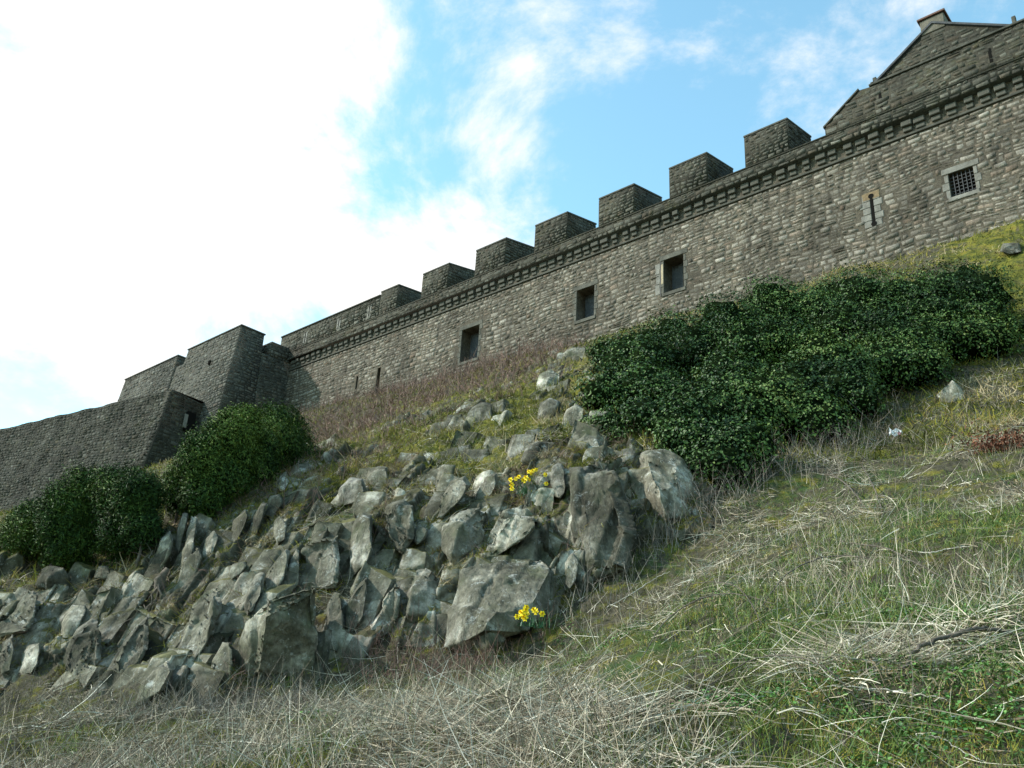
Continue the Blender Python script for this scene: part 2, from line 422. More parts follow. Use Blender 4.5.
def moss_col(s, v):
    return s.ramp(s.noise(v, 2.4, 7, .7), [(.28, (.02, .026, .008)), (.45, (.065, .072, .015)), (.58, (.16, .145, .022)), (.72, (.15, .10, .025)), (.85, (.16, .12, .055))])
def ground_material():
    s = Mat('ground_cover', .95, .15); v = s.pos()
    rc, fine = rock_nodes(s, v)
    mc = moss_col(s, v)
    earth = s.ramp(s.noise(v, 6, 8, .8), [(.3, (.022, .019, .012)), (.5, (.065, .057, .036)), (.7, (.14, .12, .085))])
    gn = s.ramp(s.noise(v, 3, 7, .75), [(.3, (.02, .035, .01)), (.55, (.05, .085, .022)), (.8, (.10, .12, .035))])
    sel = s.math('ADD', s.noise(v, 1.3, 6, .7), s.math('MULTIPLY', s.attr('green'), .30))
    g = s.mix(s.ramp(sel, [(.62, 0), (.72, 1)]), earth, gn)
    g = s.mix(s.ramp(s.noise(v, 1.9, 7, .78), [(.50, 0), (.60, 1)]), g, mc)
    g = s.mix(s.math('MULTIPLY', s.attr('mossy'), s.ramp(s.noise(v, 1.1, 5, .7), [(.35, .2), (.5, 1)])), g, mc)
    g = s.mix(1, g, s.ramp(fine, [(.3, .55), (.5, 1), (.72, 1.35)]), 'MULTIPLY')
    # moss and turf settle where the rock is flat enough
    geo = s.n('ShaderNodeNewGeometry'); nzv = s.n('ShaderNodeSeparateXYZ', {0: geo.outputs['Normal']}).outputs[2]
    ledge = s.ramp(s.math('ADD', nzv, s.math('MULTIPLY', s.noise(v, 2.2, 6, .7), .7)), [(.98, 0), (1.12, 1)])
    rc = s.mix(s.math('MULTIPLY', ledge, .85), rc, s.mix(.5, mc, earth))
    rc = s.mix(1, rc, s.ramp(s.attr('tone'), [(0, .55), (1, 1.4)]), 'MULTIPLY')
    rc = s.mix(s.math('MULTIPLY', s.attr('crack'), .8), rc, s.mix(.6, earth, (.02, .02, .012)))
    edge = s.math('ADD', s.attr('rock'), s.math('MULTIPLY', s.math('SUBTRACT', s.noise(v, 3.5, 6, .7), .5), .8))
    c = s.mix(s.ramp(edge, [(.42, 0), (.55, 1)]), g, rc)
    n1 = s.bump(s.noise(v, 16, 8, .8), .05, .9)
    return s.done(c, n1)
M_GROUND = ground_material()
s = Mat('boulder_rock', .93, .25); v = s.pos(); rc, fine = rock_nodes(s, v)
geo = s.n('ShaderNodeNewGeometry'); nzv = s.n('ShaderNodeSeparateXYZ', {0: geo.outputs['Normal']}).outputs[2]
led = s.ramp(s.math('ADD', nzv, s.math('MULTIPLY', s.noise(v, 2.6, 6, .72), .9)), [(1.18, 0), (1.3, 1)])
rc = s.mix(s.math('MULTIPLY', led, .85), rc, moss_col(s, v))
oi = s.n('ShaderNodeObjectInfo').outputs['Random']
rc = s.mix(1, rc, s.ramp(oi, [(0, .6), (1, 1.35)]), 'MULTIPLY')
M_ROCK = s.done(rc, rock_bump(s, v))
g_ob = mesh_np('hillside', G2, quads, M_GROUND, attrs=dict(rock=rock, mossy=mossy, green=green, crack=crack, tone=tone_g), smooth=False)
tag(g_ob, kind='structure')

# ------------------------------------------------------------------ fortress
def stones(c00, c10, c11, c01, holes=(), inside=None, w=(.24, .68), h=(.17, .33), seed=0, gap=.014, prot=(.004, .05)):
    """rubble stones over a quad given by its corners (bottom-left, bottom-right, top-right, top-left, seen from outside)"""
    rg = np.random.default_rng(seed + 40); c00, c10, c11, c01 = (np.array(c, float) for c in (c00, c10, c11, c01))
    Wd = (np.linalg.norm(c10 - c00) + np.linalg.norm(c11 - c01)) / 2; Hd = (np.linalg.norm(c01 - c00) + np.linalg.norm(c11 - c10)) / 2
    nv = np.cross(c10 - c00, c01 - c00); nv /= np.linalg.norm(nv)
    R4 = []; zb = 0.0
    while zb < Hd - .06:
        hh = min(rg.uniform(*h), Hd - zb)
        if Hd - zb - hh < .1: hh = Hd - zb
        x = 0.0
        while x < Wd - .02:
            ww = rg.uniform(*w) * (.6 + hh / h[1] * .5)
            if Wd - x - ww < .14: ww = Wd - x
            if hh > .24 and rg.random() < .38: k = rg.uniform(.35, .65) * hh; R4 += [(x, x + ww, zb, zb + k), (x, x + ww, zb + k, zb + hh)]
            else: R4.append((x, x + ww, zb, zb + hh))
            x += ww
        zb += hh
    R4 = np.array(R4); cx = (R4[:, 0] + R4[:, 1]) / 2; cz = (R4[:, 2] + R4[:, 3]) / 2; keep = np.ones(len(R4), bool)
    for (a, b, c, d) in holes: keep &= ~((R4[:, 1] > a + .03) & (R4[:, 0] < b - .03) & (R4[:, 3] > c + .03) & (R4[:, 2] < d - .03))
    if inside is not None: keep &= inside(cx, cz)
    R4 = R4[keep]; n = len(R4)
    U = np.stack([R4[:, 0], R4[:, 1], R4[:, 1], R4[:, 0]], 1); Z = np.stack([R4[:, 2], R4[:, 2], R4[:, 3], R4[:, 3]], 1)
    sg = np.array([[1, -1, -1, 1]]); sz = np.array([[1, 1, -1, -1]])
    jit = rg.uniform(0, .065, (n, 4)) * np.minimum(1, (R4[:, 1] - R4[:, 0]) / .3)[:, None]; jz = rg.uniform(0, .06, (n, 4)) * np.minimum(1, (R4[:, 3] - R4[:, 2]) / .25)[:, None]
    U1 = U + sg * (gap + jit); Z1 = Z + sz * (gap + jz); U2 = U1 + sg * .026; Z2 = Z1 + sz * .024
    wav = lambda u, z: .05 * np.sin(u * .9 + seed) * np.sin(math.pi * np.clip(z / Hd, 0, 1)) + .03 * np.sin(u * 2.3 + z)* np.sin(math.pi * np.clip(z / Hd, 0, 1))
    Z1 = Z1 + wav(U, Z); Z2 = Z2 + wav(U, Z)
    def P3(u, z, off):
        a = (u / Wd)[..., None]; b = (z / Hd)[..., None]
        return (c00 * (1 - a) + c10 * a) * (1 - b) + (c01 * (1 - a) + c11 * a) * b + nv * off[..., None]
    pr_ = rg.uniform(*prot, n)[:, None] + rg.uniform(-.006, .006, (n, 4))
    V = np.concatenate([P3(U1, Z1, np.full((n, 4), -.004)), P3(U2, Z2, pr_)], 1).reshape(-1, 3)
    b = np.arange(n)[:, None] * 8
    F_ = np.concatenate([b + np.array(q) for q in ((4, 5, 6, 7), (0, 1, 5, 4), (1, 2, 6, 5), (2, 3, 7, 6), (3, 0, 4, 7))], 0)
    tone = np.clip(rg.beta(2.0, 2.6, n), .01, 1); small = (R4[:, 1] - R4[:, 0]) * (R4[:, 3] - R4[:, 2]) < .05; tone[small] = np.clip(tone[small] * 1.25, .01, 1)
    return V, F_, np.repeat(tone, 8), np.repeat(rg.random(n), 8)
def join_stones(name, mb, fields, mat, parent, shift=(0, 0, 0)):
    """one part: the core faces of mb plus its stones, in one mesh"""
    V = [np.array(mb.v, float)] if mb.v else []; nb = len(mb.v); T = [np.zeros(nb)]; H_ = [np.zeros(nb)]
    groups = {}
    for f in mb.f: groups.setdefault(len(f), []).append(f)
    Fs = [np.array(g) for g in groups.values()]; off = nb
    for (v, f, t, h_) in fields: V.append(v + np.array(shift)); Fs.append(f + off); T.append(t); H_.append(h_); off += len(v)
    return mesh_np(name, np.vstack(V), Fs, mat, parent, attrs=dict(tone=np.concatenate(T), hue=np.concatenate(H_)))
def box_stones(x0, x1, y0, z0, z1, seed, right_to=None, zr=None, **k):
    """front face at y0 and, when right_to is given, the right-hand face from y0 to right_to (its top may rise to zr)"""
    fs = [stones((x0, y0, z0), (x1, y0, z0), (x1, y0, z1), (x0, y0, z1), seed=seed, **k)]
    if right_to is not None: fs.append(stones((x1, y0, z0), (x1, right_to, z0), (x1, right_to, zr or z1), (x1, y0, z1), seed=seed + 1, **k))
    return fs
def wall_part(name, mb, mat, parent, **k): return mb.build(name, mat, parent, **k)
castle = empty('castle_wall', WO, WRZ)
tag(castle, 'long grey rubble curtain wall with square merlons above a corbelled parapet, running up the hill to the right', 'castle wall')
UL, UR, BOT = -41.0, 30.0, -9.0
OPEN = [(-20.0, -18.5, -4.15, -1.9), (-10.85, -9.62, -3.9, -1.98), (-5.08, -3.9, -3.95, -2.0), (9.08, 10.06, -3.88, -2.7),
        (5.76, 5.90, -3.9, -2.5), (-30.36, -30.16, -3.55, -2.56), (-28.1, -27.76, -4.46, -2.5)]
def holed_wall(u0, u1, z0, z1, opens, depth, y=0.0):
    xs = sorted({u0, u1, *[o[0] for o in opens], *[o[1] for o in opens]}); zs = sorted({z0, z1, *[o[2] for o in opens], *[o[3] for o in opens]})
    mb = MB()
    for i in range(len(xs) - 1):
        for j in range(len(zs) - 1):
            cx, cz = (xs[i] + xs[i + 1]) / 2, (zs[j] + zs[j + 1]) / 2
            if any(o[0] < cx < o[1] and o[2] < cz < o[3] for o in opens): continue
            mb.add([(xs[i], y, zs[j]), (xs[i + 1], y, zs[j]), (xs[i + 1], y, zs[j + 1]), (xs[i], y, zs[j + 1])], [(0, 1, 2, 3)])
    for (a, b, c, d) in opens:
        mb.add([(a, y, c), (b, y, c), (b, y, d), (a, y, d), (a, y + depth, c), (b, y + depth, c), (b, y + depth, d), (a, y + depth, d)],
               [(0, 4, 5, 1), (1, 5, 6, 2), (2, 6, 7, 3), (3, 7, 4, 0)])
    return mb
mb = holed_wall(UL, UR, BOT, .70, OPEN, 1.1)
mb.add([(UL, 0, BOT), (UR, 0, BOT), (UR, 2.9, BOT), (UL, 2.9, BOT), (UL, 0, .7), (UR, 0, .7), (UR, 2.9, .7), (UL, 2.9, .7)], [(4, 5, 6, 7), (1, 2, 6, 5), (2, 3, 7, 6), (3, 0, 4, 7)])
hs = [(a - UL - .12, b - UL + .12, c - BOT - .12, d - BOT + .22) for a, b, c, d in OPEN[:4]] + [(5.45 - UL, 6.2 - UL, -4.0 - BOT, -2.3 - BOT)] + [(a - UL, b - UL, c - BOT, d - BOT) for a, b, c, d in OPEN[5:]]
join_stones('wall_face', mb, [stones((UL, 0, BOT), (20, 0, BOT), (20, 0, -.11), (UL, 0, -.11), hs, seed=1)], MW, castle)
mb = MB(); mb.box(UL, UR, -.33, 2.9, .72, 1.36); 
mb.hexa([(UL, -.36, 1.36), (UR, -.36, 1.36), (UR, 2.6, 1.36), (UL, 2.6, 1.36), (UL, -.36, 1.44), (UR, -.36, 1.44), (UR, 2.6, 2.1), (UL, 2.6, 2.1)])
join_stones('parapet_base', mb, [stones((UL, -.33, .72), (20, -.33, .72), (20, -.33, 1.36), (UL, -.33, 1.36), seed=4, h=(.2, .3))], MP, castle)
mb = MB(); mb.box(UL, UR, -.10, .05, -.10, .02); mb.build('string_course', M_COPE, castle, bevel=.02)
# corbels: two-stepped brackets
def corbel_mesh():
    mb = MB(); w = .22
    mb.box(-w, w, -.25, .05, .42, .715); mb.box(-w * .85, w * .85, -.13, .05, .17, .418)
    return mb
cor0 = corbel_mesh().build('corbel', M_CORB, castle, bevel=.03)
us = np.arange(UL + .5, 20, .66)[:100]
for k, u in enumerate(us):
    c = cor0 if k == 0 else cor0.copy()
    if k: link(c, castle)
    c.location = (u + random.uniform(-.07, .07), random.uniform(0, .06), random.uniform(-.03, .0) - .012); c.scale = (random.uniform(.75, 1.2), random.uniform(.8, 1), random.uniform(.93, .99)); c.rotation_euler = (0, random.uniform(-.03, .03), 0)
# merlons with weathered tops that rise inward
MERL = [(-28.3, -26.45), (-23.96, -21.44), (-18.97, -16.36), (-13.98, -11.49), (-9.17, -6.75), (-4.46, -2.15), (0, 2.35)]
for k, (a, b) in enumerate(MERL):
    zt = 3.28 + random.uniform(-.04, .04); D = 2.5; rise = .62 if k else .35
    mb = MB(); mb.hexa([(a, -.34, 1.45), (b, -.34, 1.45), (b, D, 1.45), (a, D, 1.45), (a, -.34, zt), (b, -.34, zt), (b, D, zt + rise), (a, D, zt + rise)])
    mb.v[4:] = [(x + random.uniform(-.04, .04), y, z + random.uniform(-.05, .0)) for x, y, z in mb.v[4:]]
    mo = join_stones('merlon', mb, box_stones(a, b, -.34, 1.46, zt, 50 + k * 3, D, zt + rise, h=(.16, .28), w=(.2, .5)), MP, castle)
    e = .025; mb = MB(); r2 = rise + random.uniform(-.03, .03)
    mb.hexa([(a - e, -.34 - e, zt + .003), (b + e, -.34 - e, zt + .003), (b + e, D + e, zt + r2 + .003), (a - e, D + e, zt + r2 + .003),
             (a - e, -.34 - e, zt + .12), (b + e, -.34 - e, zt + .12), (b + e, D + e, zt + r2 + .12), (a - e, D + e, zt + r2 + .12)])
    mb.build('coping', M_COPE, mo, bevel=.02)
# solid parapet on the left
mb = MB(); mb.box(UL + .7, -28.32, -.34, 1.2, 1.45, 3.02); pl = join_stones('solid_parapet', mb, box_stones(UL + .7, -28.32, -.34, 1.46, 3.0, 80), MP, castle)
mb = MB(); mb.box(UL + .65, -28.32, -.42, 1.3, 3.025, 3.13); mb.build('coping', M_COPE, pl, bevel=.02)
def slot(parent, u, z0, z1, y, w=.06, lean=0, surround=None):
    mb = MB(); mb.box(u - w, u + w, y - .012, y + .05, z0, z1); mb.build('arrow_slit', M_DARK, parent)
    if surround:
        mb = MB(); mb.box(u - w - surround, u - w - .01, y - .02, y + .05, z0 - .05, z1 + .05); mb.box(u + w + .01, u + w + surround, y - .02, y + .05, z0 - .05, z1 + .05)
        mb.build('slit_jamb', M_DRESS, parent)
for u in (-36.98, -32.89, -29.4): slot(pl, u, 1.75, 2.55, -.345, .05, surround=.16)
# tall parapet on the right with a sloping shoulder
mb = MB()
pr = [(4.18, 1.45), (4.18, 1.85), (5.95, 3.18), (6.4, 3.12), (UR, 3.12), (UR, 1.45)]
n = len(pr); v = [(x, -.34, z) for x, z in pr] + [(x, .7, z) for x, z in pr]
mb.add(v, [tuple(range(n)), tuple(range(2 * n - 1, n - 1, -1))] + [((k + 1) % n, k, k + n, (k + 1) % n + n) for k in range(n)])
pq = join_stones('tall_parapet', mb, [stones((4.18, -.34, 1.45), (16, -.34, 1.45), (16, -.34, 3.12), (4.18, -.34, 3.12), seed=84, inside=lambda u, z: z < .35 + u * .75)], MP, castle)
mb = MB(); mb.box(6.42, UR, -.42, .8, 3.125, 3.24); mb.build('coping', M_COPE, pq, bevel=.02)
mb = MB(); mb.hexa([(4.12, -.40, 1.86), (5.93, -.40, 3.19), (5.93, .8, 3.19), (4.12, .8, 1.86), (4.12, -.40, 1.95), (5.93, -.40, 3.28), (5.93, .8, 3.28), (4.12, .8, 1.95)])
mb.build('coping', M_COPE, pq)
for u in (6.85, 11.5): slot(pq, u, 1.75, 2.5, -.345, .06)
# windows
def window(a, b, c, d, grille=False, pale=True, jamb=None):
    root = empty('window', (0, 0, 0)); root.parent = castle
    mb = MB(); mb.box(a - .02, b + .02, 1.09, 1.15, c - .02, d + .02); mb.build('opening', M_DARK, root)
    mb = MB(); j = .17
    for k, z in enumerate(np.arange(c, d - .1, .38)):
        w = j + (.12 if k % 2 else 0)
        mb.box(a - w, a - .004, -.022, .3, z, min(z + .365, d)); mb.box(b + .004, b + w * .9, -.022, .3, z, min(z + .365, d))
    mb.build('jamb', jamb or M_CORB, root, bevel=.015)
    mb = MB(); mb.box(a - .25, b + .25, -.025, .4, d + .004, d + .28); mb.build('lintel', jamb or M_CORB, root, bevel=.015)
    mb = MB(); mb.box(a - .12, b + .12, -.05, .4, c - .2, c - .004); mb.build('sill', jamb or M_CORB, root, bevel=.015)
    if grille:
        mb = MB(); nx, nzb = 6, 7
        for k in range(1, nx): x = a + (b - a) * k / nx; mb.box(x - .016, x + .016, .10, .13, c, d)
        for k in range(1, nzb): z = c + (d - c) * k / nzb; mb.box(a, b, .132, .16, z - .016, z + .016)
        mb.build('iron_grille', M_IRON, root)
    else:
        mb = MB(); x = a + (b - a) * .52; mb.box(x, x + .08, .75, .83, c, d); mb.box(a, x, .79, .82, c, d)
        mb.build('shutter', M_SLATE, root)
    return root
window(*OPEN[0]); window(*OPEN[1]); window(*OPEN[2]); window(*OPEN[3], grille=True, jamb=M_DRESS)
mb = MB()
for k, (z0, z1) in enumerate([(-3.95, -3.35), (-3.33, -2.75), (-2.73, -2.1)]):
    mb.box(-5.62 + .05 * (k % 2), -5.30, -.02, .2, z0, z1)
mb.build('blocked_jamb', M_DRESS, castle, bevel=.02)
mb = MB(); mb.box(-5.29, -5.265, -.03, .1, -4.1, -2.0); mb.build('wall_joint', M_IRON, castle)
mb = MB(); mb.box(-5.255, -5.10, -.03, .3, -3.4, -2.2); mb.build('tan_jamb_stone', M_TAN, castle, bevel=.02)
# arrow loop with round ends in a dressed surround
lp = empty('arrow_loop', (0, 0, 0)); lp.parent = castle
mb = MB()
for z in (-3.92, -2.48):
    mb.add([(5.83 + .13 * math.cos(t), -.034, z + .13 * math.sin(t)) for t in np.linspace(0, 2 * math.pi, 14)[:-1]], [tuple(range(13))])
mb.box(5.755, 5.905, .3, .34, -4, -2.4); mb.box(5.775, 5.885, -.033, -.01, -3.92, -2.48); mb.build('loop_opening', M_DARK, lp)
mb = MB()
for k, z in enumerate(np.arange(-4.05, -2.65, .34)):
    w = .34 + (.12 if k % 2 else 0); mb.box(5.75 - w, 5.76, -.025, .2, z, z + .33); mb.box(5.90, 5.90 + w * .85, -.025, .2, z, z + .33)
mb.build('loop_jamb', M_DRESS, lp, bevel=.02)
mb = MB(); mb.box(5.42, 6.22, -.03, .2, -2.69 + .03, -2.25); mb.build('loop_lintel', M_ORANGE, lp, bevel=.03)
for (u, z0, z1) in ((-30.26, -3.55, -2.56), (-27.92, -4.46, -2.5)):
    mb = MB(); mb.box(u - .1, u + .1, .2, .25, z0, z1); mb.build('arrow_slit', M_DARK, castle)

# gabled building behind the parapet
gb = empty('gabled_building', wpt(8.5, 4, 0), WRZ); tag(gb, 'stone gable with a stubby chimney on its peak behind the parapet at top right', 'building')
mb = MB(); prof = [(-3.1, -2), (-3.1, 6.6), (-3.0, 6.85), (0, 8.95), (3.45, 6.65), (3.45, -2)]; n = len(prof); Dp = 9
v = [(x, 0, z) for x, z in prof] + [(x, Dp, z) for x, z in prof]
mb.add(v, [tuple(range(n)), tuple(range(2 * n - 1, n - 1, -1))] + [((k + 1) % n, k, k + n, (k + 1) % n + n) for k in range(n)])
join_stones('gable_wall', mb, [stones((-3.1, 0, 1), (3.45, 0, 1), (3.45, 0, 9), (-3.1, 0, 9), seed=88, inside=lambda u, z: z + 1 < 8.85 - np.abs(u - 3.1) * .69)], MP, gb)
mb = MB()
for (x0, z0, x1, z1) in ((-3.2, 6.72, 0, 8.96), (0, 8.96, 3.6, 6.56)):
    mb.hexa([(x0, -.12, z0 + .01), (x1, -.12, z1 + .01), (x1, Dp, z1 + .01), (x0, Dp, z0 + .01), (x0, -.12, z0 + .14), (x1, -.12, z1 + .14), (x1, Dp, z1 + .14), (x0, Dp, z0 + .14)])
mb.build('roof', M_SLATE, gb)
mb = MB(); mb.box(-.58, .58, -.05, 1.1, 8.5, 9.42); ch = mb.build('chimney', M_LIME, gb, bevel=.03)
mb = MB(); mb.box(-.68, .68, -.15, 1.2, 9.425, 9.55); mb.build('cap', M_REDST, ch, bevel=.02)
mb = MB(); mb.box(3.42, 3.6, -.1, .1, 6.5, 7.3); mb.build('finial', M_COPE, gb, bevel=.03)
mb = MB(); mb.box(-3.2, -3.02, -.1, .1, 6.7, 7.2); mb.box(-3.34, -3.0, -.1, .1, 6.9, 6.98); mb.build('kneeler', M_COPE, gb, bevel=.02)

# bastion beside the curtain wall
def frustum(mb, u0, u1, y0, y1, z0, z1, bl=0, br=0, bf=0):
    mb.hexa([(u0 - bl, y0 - bf, z0), (u1 + br, y0 - bf, z0), (u1 + br, y1, z0), (u0 - bl, y1, z0), (u0, y0, z1), (u1, y0, z1), (u1, y1, z1), (u0, y1, z1)])
bs = empty('bastion', wpt(-43, -4.5, -8), WRZ); tag(bs, 'tall battered stone bastion with a sharp corner, between the curtain wall and the lower battery', 'bastion')
def bpart(name, f, mat, origin_shift=(43, 4.5, 8), par=None, bevel=0):
    mb = MB(); f(mb); mb.v = [(x + origin_shift[0], y + origin_shift[1], z + origin_shift[2]) for x, y, z in mb.v]
    if mat is MB1:
        v = mb.v; return join_stones(name, mb, [stones(v[0], v[1], v[5], v[4], seed=len(name)), stones(v[1], v[2], v[6], v[5], seed=len(name) + 1)], mat, par or bs)
    return mb.build(name, mat, par or bs, bevel=bevel)
bpart('corner_block', lambda m_: frustum(m_, -46.9, -39.24, -4.5, -2.5, -13, 2.1, .9, .55, 1.5), MB1)
bpart('coping', lambda m_: m_.box(-46.98, -39.16, -4.58, -2.42, 2.105, 2.22), M_COPE, bevel=.02)
bpart('return_wall', lambda m_: frustum(m_, -46.9, -39.0, -2.49, 6, -13, .55, 0, .5, 0), MB1)
bpart('return_merlon', lambda m_: frustum(m_, -41.2, -38.98, -1.9, -.05, .555, 1.75, 0, 0, 0), MB1)
bpart('outer_wall', lambda m_: frustum(m_, -49.0, -46.92, -4.48, -3.4, -13, 1.0, 0, 0, 1.4), MB1)
bpart('outer_merlon', lambda m_: frustum(m_, -57.5, -48.5, -4.5, -3.2, -13, 2.0, 1.1, 0, 1.4), MB1)
bpart('coping', lambda m_: m_.box(-57.58, -48.42, -4.58, -3.12, 2.005, 2.12), M_COPE, bevel=.02)
bpart('drain_hole', lambda m_: m_.box(-42.6, -42.35, -4.86, -4.6, -.35, -.05), M_DARK)

# lower battery wall with a ruinous, grassy top
c2 = W(172, 389, 63.99); r = W(-1005 + 0, 666, 1) - CAM; r[2] = 0; dl = unit(r); xa2 = -dl; rz2 = math.atan2(xa2[1], xa2[0])
bt = empty('battery_wall', c2, rz2); tag(bt, 'low outlying battery wall with moss and grass along its top, at the far left', 'wall')
def relief(u0, u1, z0, z1, face, step, amp, seed, ztop=None):
    U = np.arange(u0, u1 + step, step); Zs = np.arange(z0, z1 + step * .9, step); UU, ZZ = np.meshgrid(U, Zs, indexing='ij')
    return UU, ZZ
UU, TT = np.meshgrid(np.linspace(-46, 0, 240), np.linspace(0, 1, 50), indexing='ij')
topz = fbm(np.stack([UU[:, 0] * .5, UU[:, 0] * 0, UU[:, 0] * 0], 1), 3, 4) * .08 - .02
ZZ = -10 + TT * (10 + topz[:, None]); YY = -(1 - TT) * 1.5 + fbm(np.stack([UU.ravel() * .6, ZZ.ravel() * .6, ZZ.ravel() * 0], 1), 8, 4).reshape(UU.shape) * .18 * (UU < -.2)
V = np.stack([UU, YY, ZZ], 2).reshape(-1, 3); nu, nzc = UU.shape; ii = np.arange(nu * nzc).reshape(nu, nzc)
Fq = np.stack([ii[:-1, :-1].ravel(), ii[1:, :-1].ravel(), ii[1:, 1:].ravel(), ii[:-1, 1:].ravel()], 1)
T1 = V[ii[:, -1]].copy(); T1[:, 1] += 3.5; T1[:, 2] += .1; base = len(V); V = np.vstack([V, T1]); t = np.arange(nu)
Fq = np.vstack([Fq, np.stack([ii[:-1, -1], ii[1:, -1], base + t[1:], base + t[:-1]], 1)])
sf = stones((-46, -1.5, -10), (0, -1.5, -10), (0, 0, -.02), (-46, 0, -.02), seed=91, w=(.2, .6), prot=(.01, .06), inside=lambda u, z: z < 10.05 + np.interp(u - 46, UU[:, 0], topz) )
uu = sf[0][:, 0]; sf[0][:, 1] += fbm(np.stack([uu * .6, sf[0][:, 2] * .6, uu * 0], 1), 8, 4) * .18 * (uu < -.2)
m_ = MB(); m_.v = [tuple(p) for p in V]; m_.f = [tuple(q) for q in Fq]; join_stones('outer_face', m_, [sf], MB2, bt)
mb = MB(); mb.hexa([(-.5, -1.52, -10), (.4, -1.5, -10), (.1, 9, -10), (-.5, 9, -10), (-.5, 0, -.1), (0, 0, -.03), (-.3, 9, -.3), (-.5, 9, -.3)])
join_stones('return_face', mb, [stones(mb.v[1], mb.v[2], mb.v[6], mb.v[5], seed=93)], MB2, bt)
mb = MB(); mb.box(.05, .34, 1.5, 2.2, -2.6, -1.2); mb.build('embrasure', M_DARK, bt)
mb = MB(); mb.box(.36, .40, 1.2, 1.5, -2.5, -1.5); mb.build('embrasure_stone', M_DRESS, bt)

# ------------------------------------------------------------------ boulders of the crag
def smooth_verts(V, E, k, lam=.5):
    for _ in range(k):
        acc = np.zeros_like(V); cnt = np.zeros(len(V))
        np.add.at(acc, E[:, 0], V[E[:, 1]]); np.add.at(acc, E[:, 1], V[E[:, 0]])
        np.add.at(cnt, E[:, 0], 1); np.add.at(cnt, E[:, 1], 1)
        V = V + lam * (acc / cnt[:, None] - V)
    return V
def boulder(poly, label, thick=.5, ridge=(-.12, -.15), seed=0, name='boulder', lift=0.0, hang=0.0):
    rg = np.random.default_rng(seed + 500)
    P2 = np.array(poly, float); c = P2.mean(0)
    lo = P2[P2[:, 1].argmax()]; hi = P2[P2[:, 1].argmin()]
    dc = hit(*(c * .6 + lo * .4)) or 20; dt = hit(*hi) or dc + 1; db = hit(*lo) or dc - .5
    hpx = lo[1] - hi[1]; wpx = np.ptp(P2[:, 0]); dc -= lift
    hm = hpx * dc / FPX; sm = math.sqrt(hpx * wpx) * dc / FPX
    slope = float(np.clip((dt - db), -.1 * hm, .95 * hm)) * (1 - hang)
    def dep(y): return dc + slope * ((lo[1] * .4 + c[1] * .6) - y) / hpx
    cen = c + np.array([ridge[0] * wpx, ridge[1] * hpx])
    pts = [W(x, y, dep(y)) for x, y in P2]
    flat = not any(w_ in label for w_ in ('rounded', 'egg', 'knob', 'lumpy', 'massive dark'))
    if flat:
        nf = unit(CX + rg.normal(size=3) * .13); p0 = W(cen[0], cen[1], dep(cen[1]) - thick * sm * .55)
        for x, y in P2:
            f = rg.uniform(.58, .74) if x < c[0] else rg.uniform(.80, .94)
            q = cen + (np.array([x, y]) - cen) * f; r = W(q[0], q[1], 1) - CAM; t = (p0 - CAM).dot(nf) / r.dot(nf)
            dd = dep(q[1]); t = float(np.clip(t, dd - thick * sm * 1.1, dd - thick * sm * .08)); pts.append(CAM + r * t)
    top = P2[P2[:, 1] < c[1]].mean(0) if (P2[:, 1] < c[1]).any() else hi; bot = P2[P2[:, 1] > c[1]].mean(0)
    # one or two arris lines run down the face, so it breaks into large flat facets
    for (fx, dep_) in () if flat else ((ridge[0], 1.0), (ridge[0] + rg.uniform(.25, .42), rg.uniform(.45, .95))):
        a = top * .8 + hi * .2 + np.array([fx * wpx, hpx * rg.uniform(.0, .10)]); b_ = bot * .8 + lo * .2 + np.array([(fx + rg.uniform(-.08, .08)) * wpx, -hpx * .04])
        m_ = (a + b_) / 2 + np.array([rg.uniform(-.08, .08) * wpx, rg.uniform(-.15, .1) * hpx])
        for q, kf in ((a, .40), (m_, .85), (b_, .66)): pts.append(W(q[0], q[1], dep(q[1]) - thick * sm * kf * dep_))
    for x, y in P2:
        q = c + (np.array([x, y]) - c) * .85
        pts.append(W(q[0], q[1], dep(q[1]) + sm * .55))
    bm = bmesh.new()
    for p in pts: bm.verts.new(p)
    r = bmesh.ops.convex_hull(bm, input=bm.verts[:])
    bmesh.ops.delete(bm, geom=[g for g in r['geom_interior'] if isinstance(g, bmesh.types.BMVert)], context='VERTS')
    cen3 = sum((v.co for v in bm.verts), Vector()) / len(bm.verts)
    for k, base_n in enumerate(((-.86, -.40, .32), (.90, -.38, -.15), (.05, -.45, .90))):
        nv = Vector(np.array(base_n) + rg.normal(size=3) * .14); nv.normalize()
        ext = max((v.co - cen3).dot(nv) for v in bm.verts); pc = cen3 + nv * ext * rg.uniform(.88, .98)
        r = bmesh.ops.bisect_plane(bm, geom=bm.verts[:] + bm.edges[:] + bm.faces[:], plane_co=pc, plane_no=nv, clear_outer=True)
        ee = [e for e in r['geom_cut'] if isinstance(e, bmesh.types.BMEdge)]
        if ee: bmesh.ops.contextual_create(bm, geom=ee)
    bmesh.ops.triangulate(bm, faces=bm.faces[:])
    target = max(.02, 2.1 * dc / FPX)
    V, E, Nn, F_ = refine(bm, target, 12000); bm.free()
    V = fracture(V, Nn, sm, seed * 7 + 5, rg, (4 if sm > .8 else 2) if flat else 2, E)
    org = V.mean(0)
    o = mesh_np(name, V, F_, M_ROCK, origin=org)
    return tag(o, label, 'rock' if name != 'boulder' else 'boulder', 'boulders and slabs of the crag')
AX = unit([.20, .30, .93]); CX = np.array([-.30, -.90, .35]); CX = unit(CX - AX * CX.dot(AX)); BX = np.cross(CX, AX) * -1
if BX[0] < 0: BX = -BX
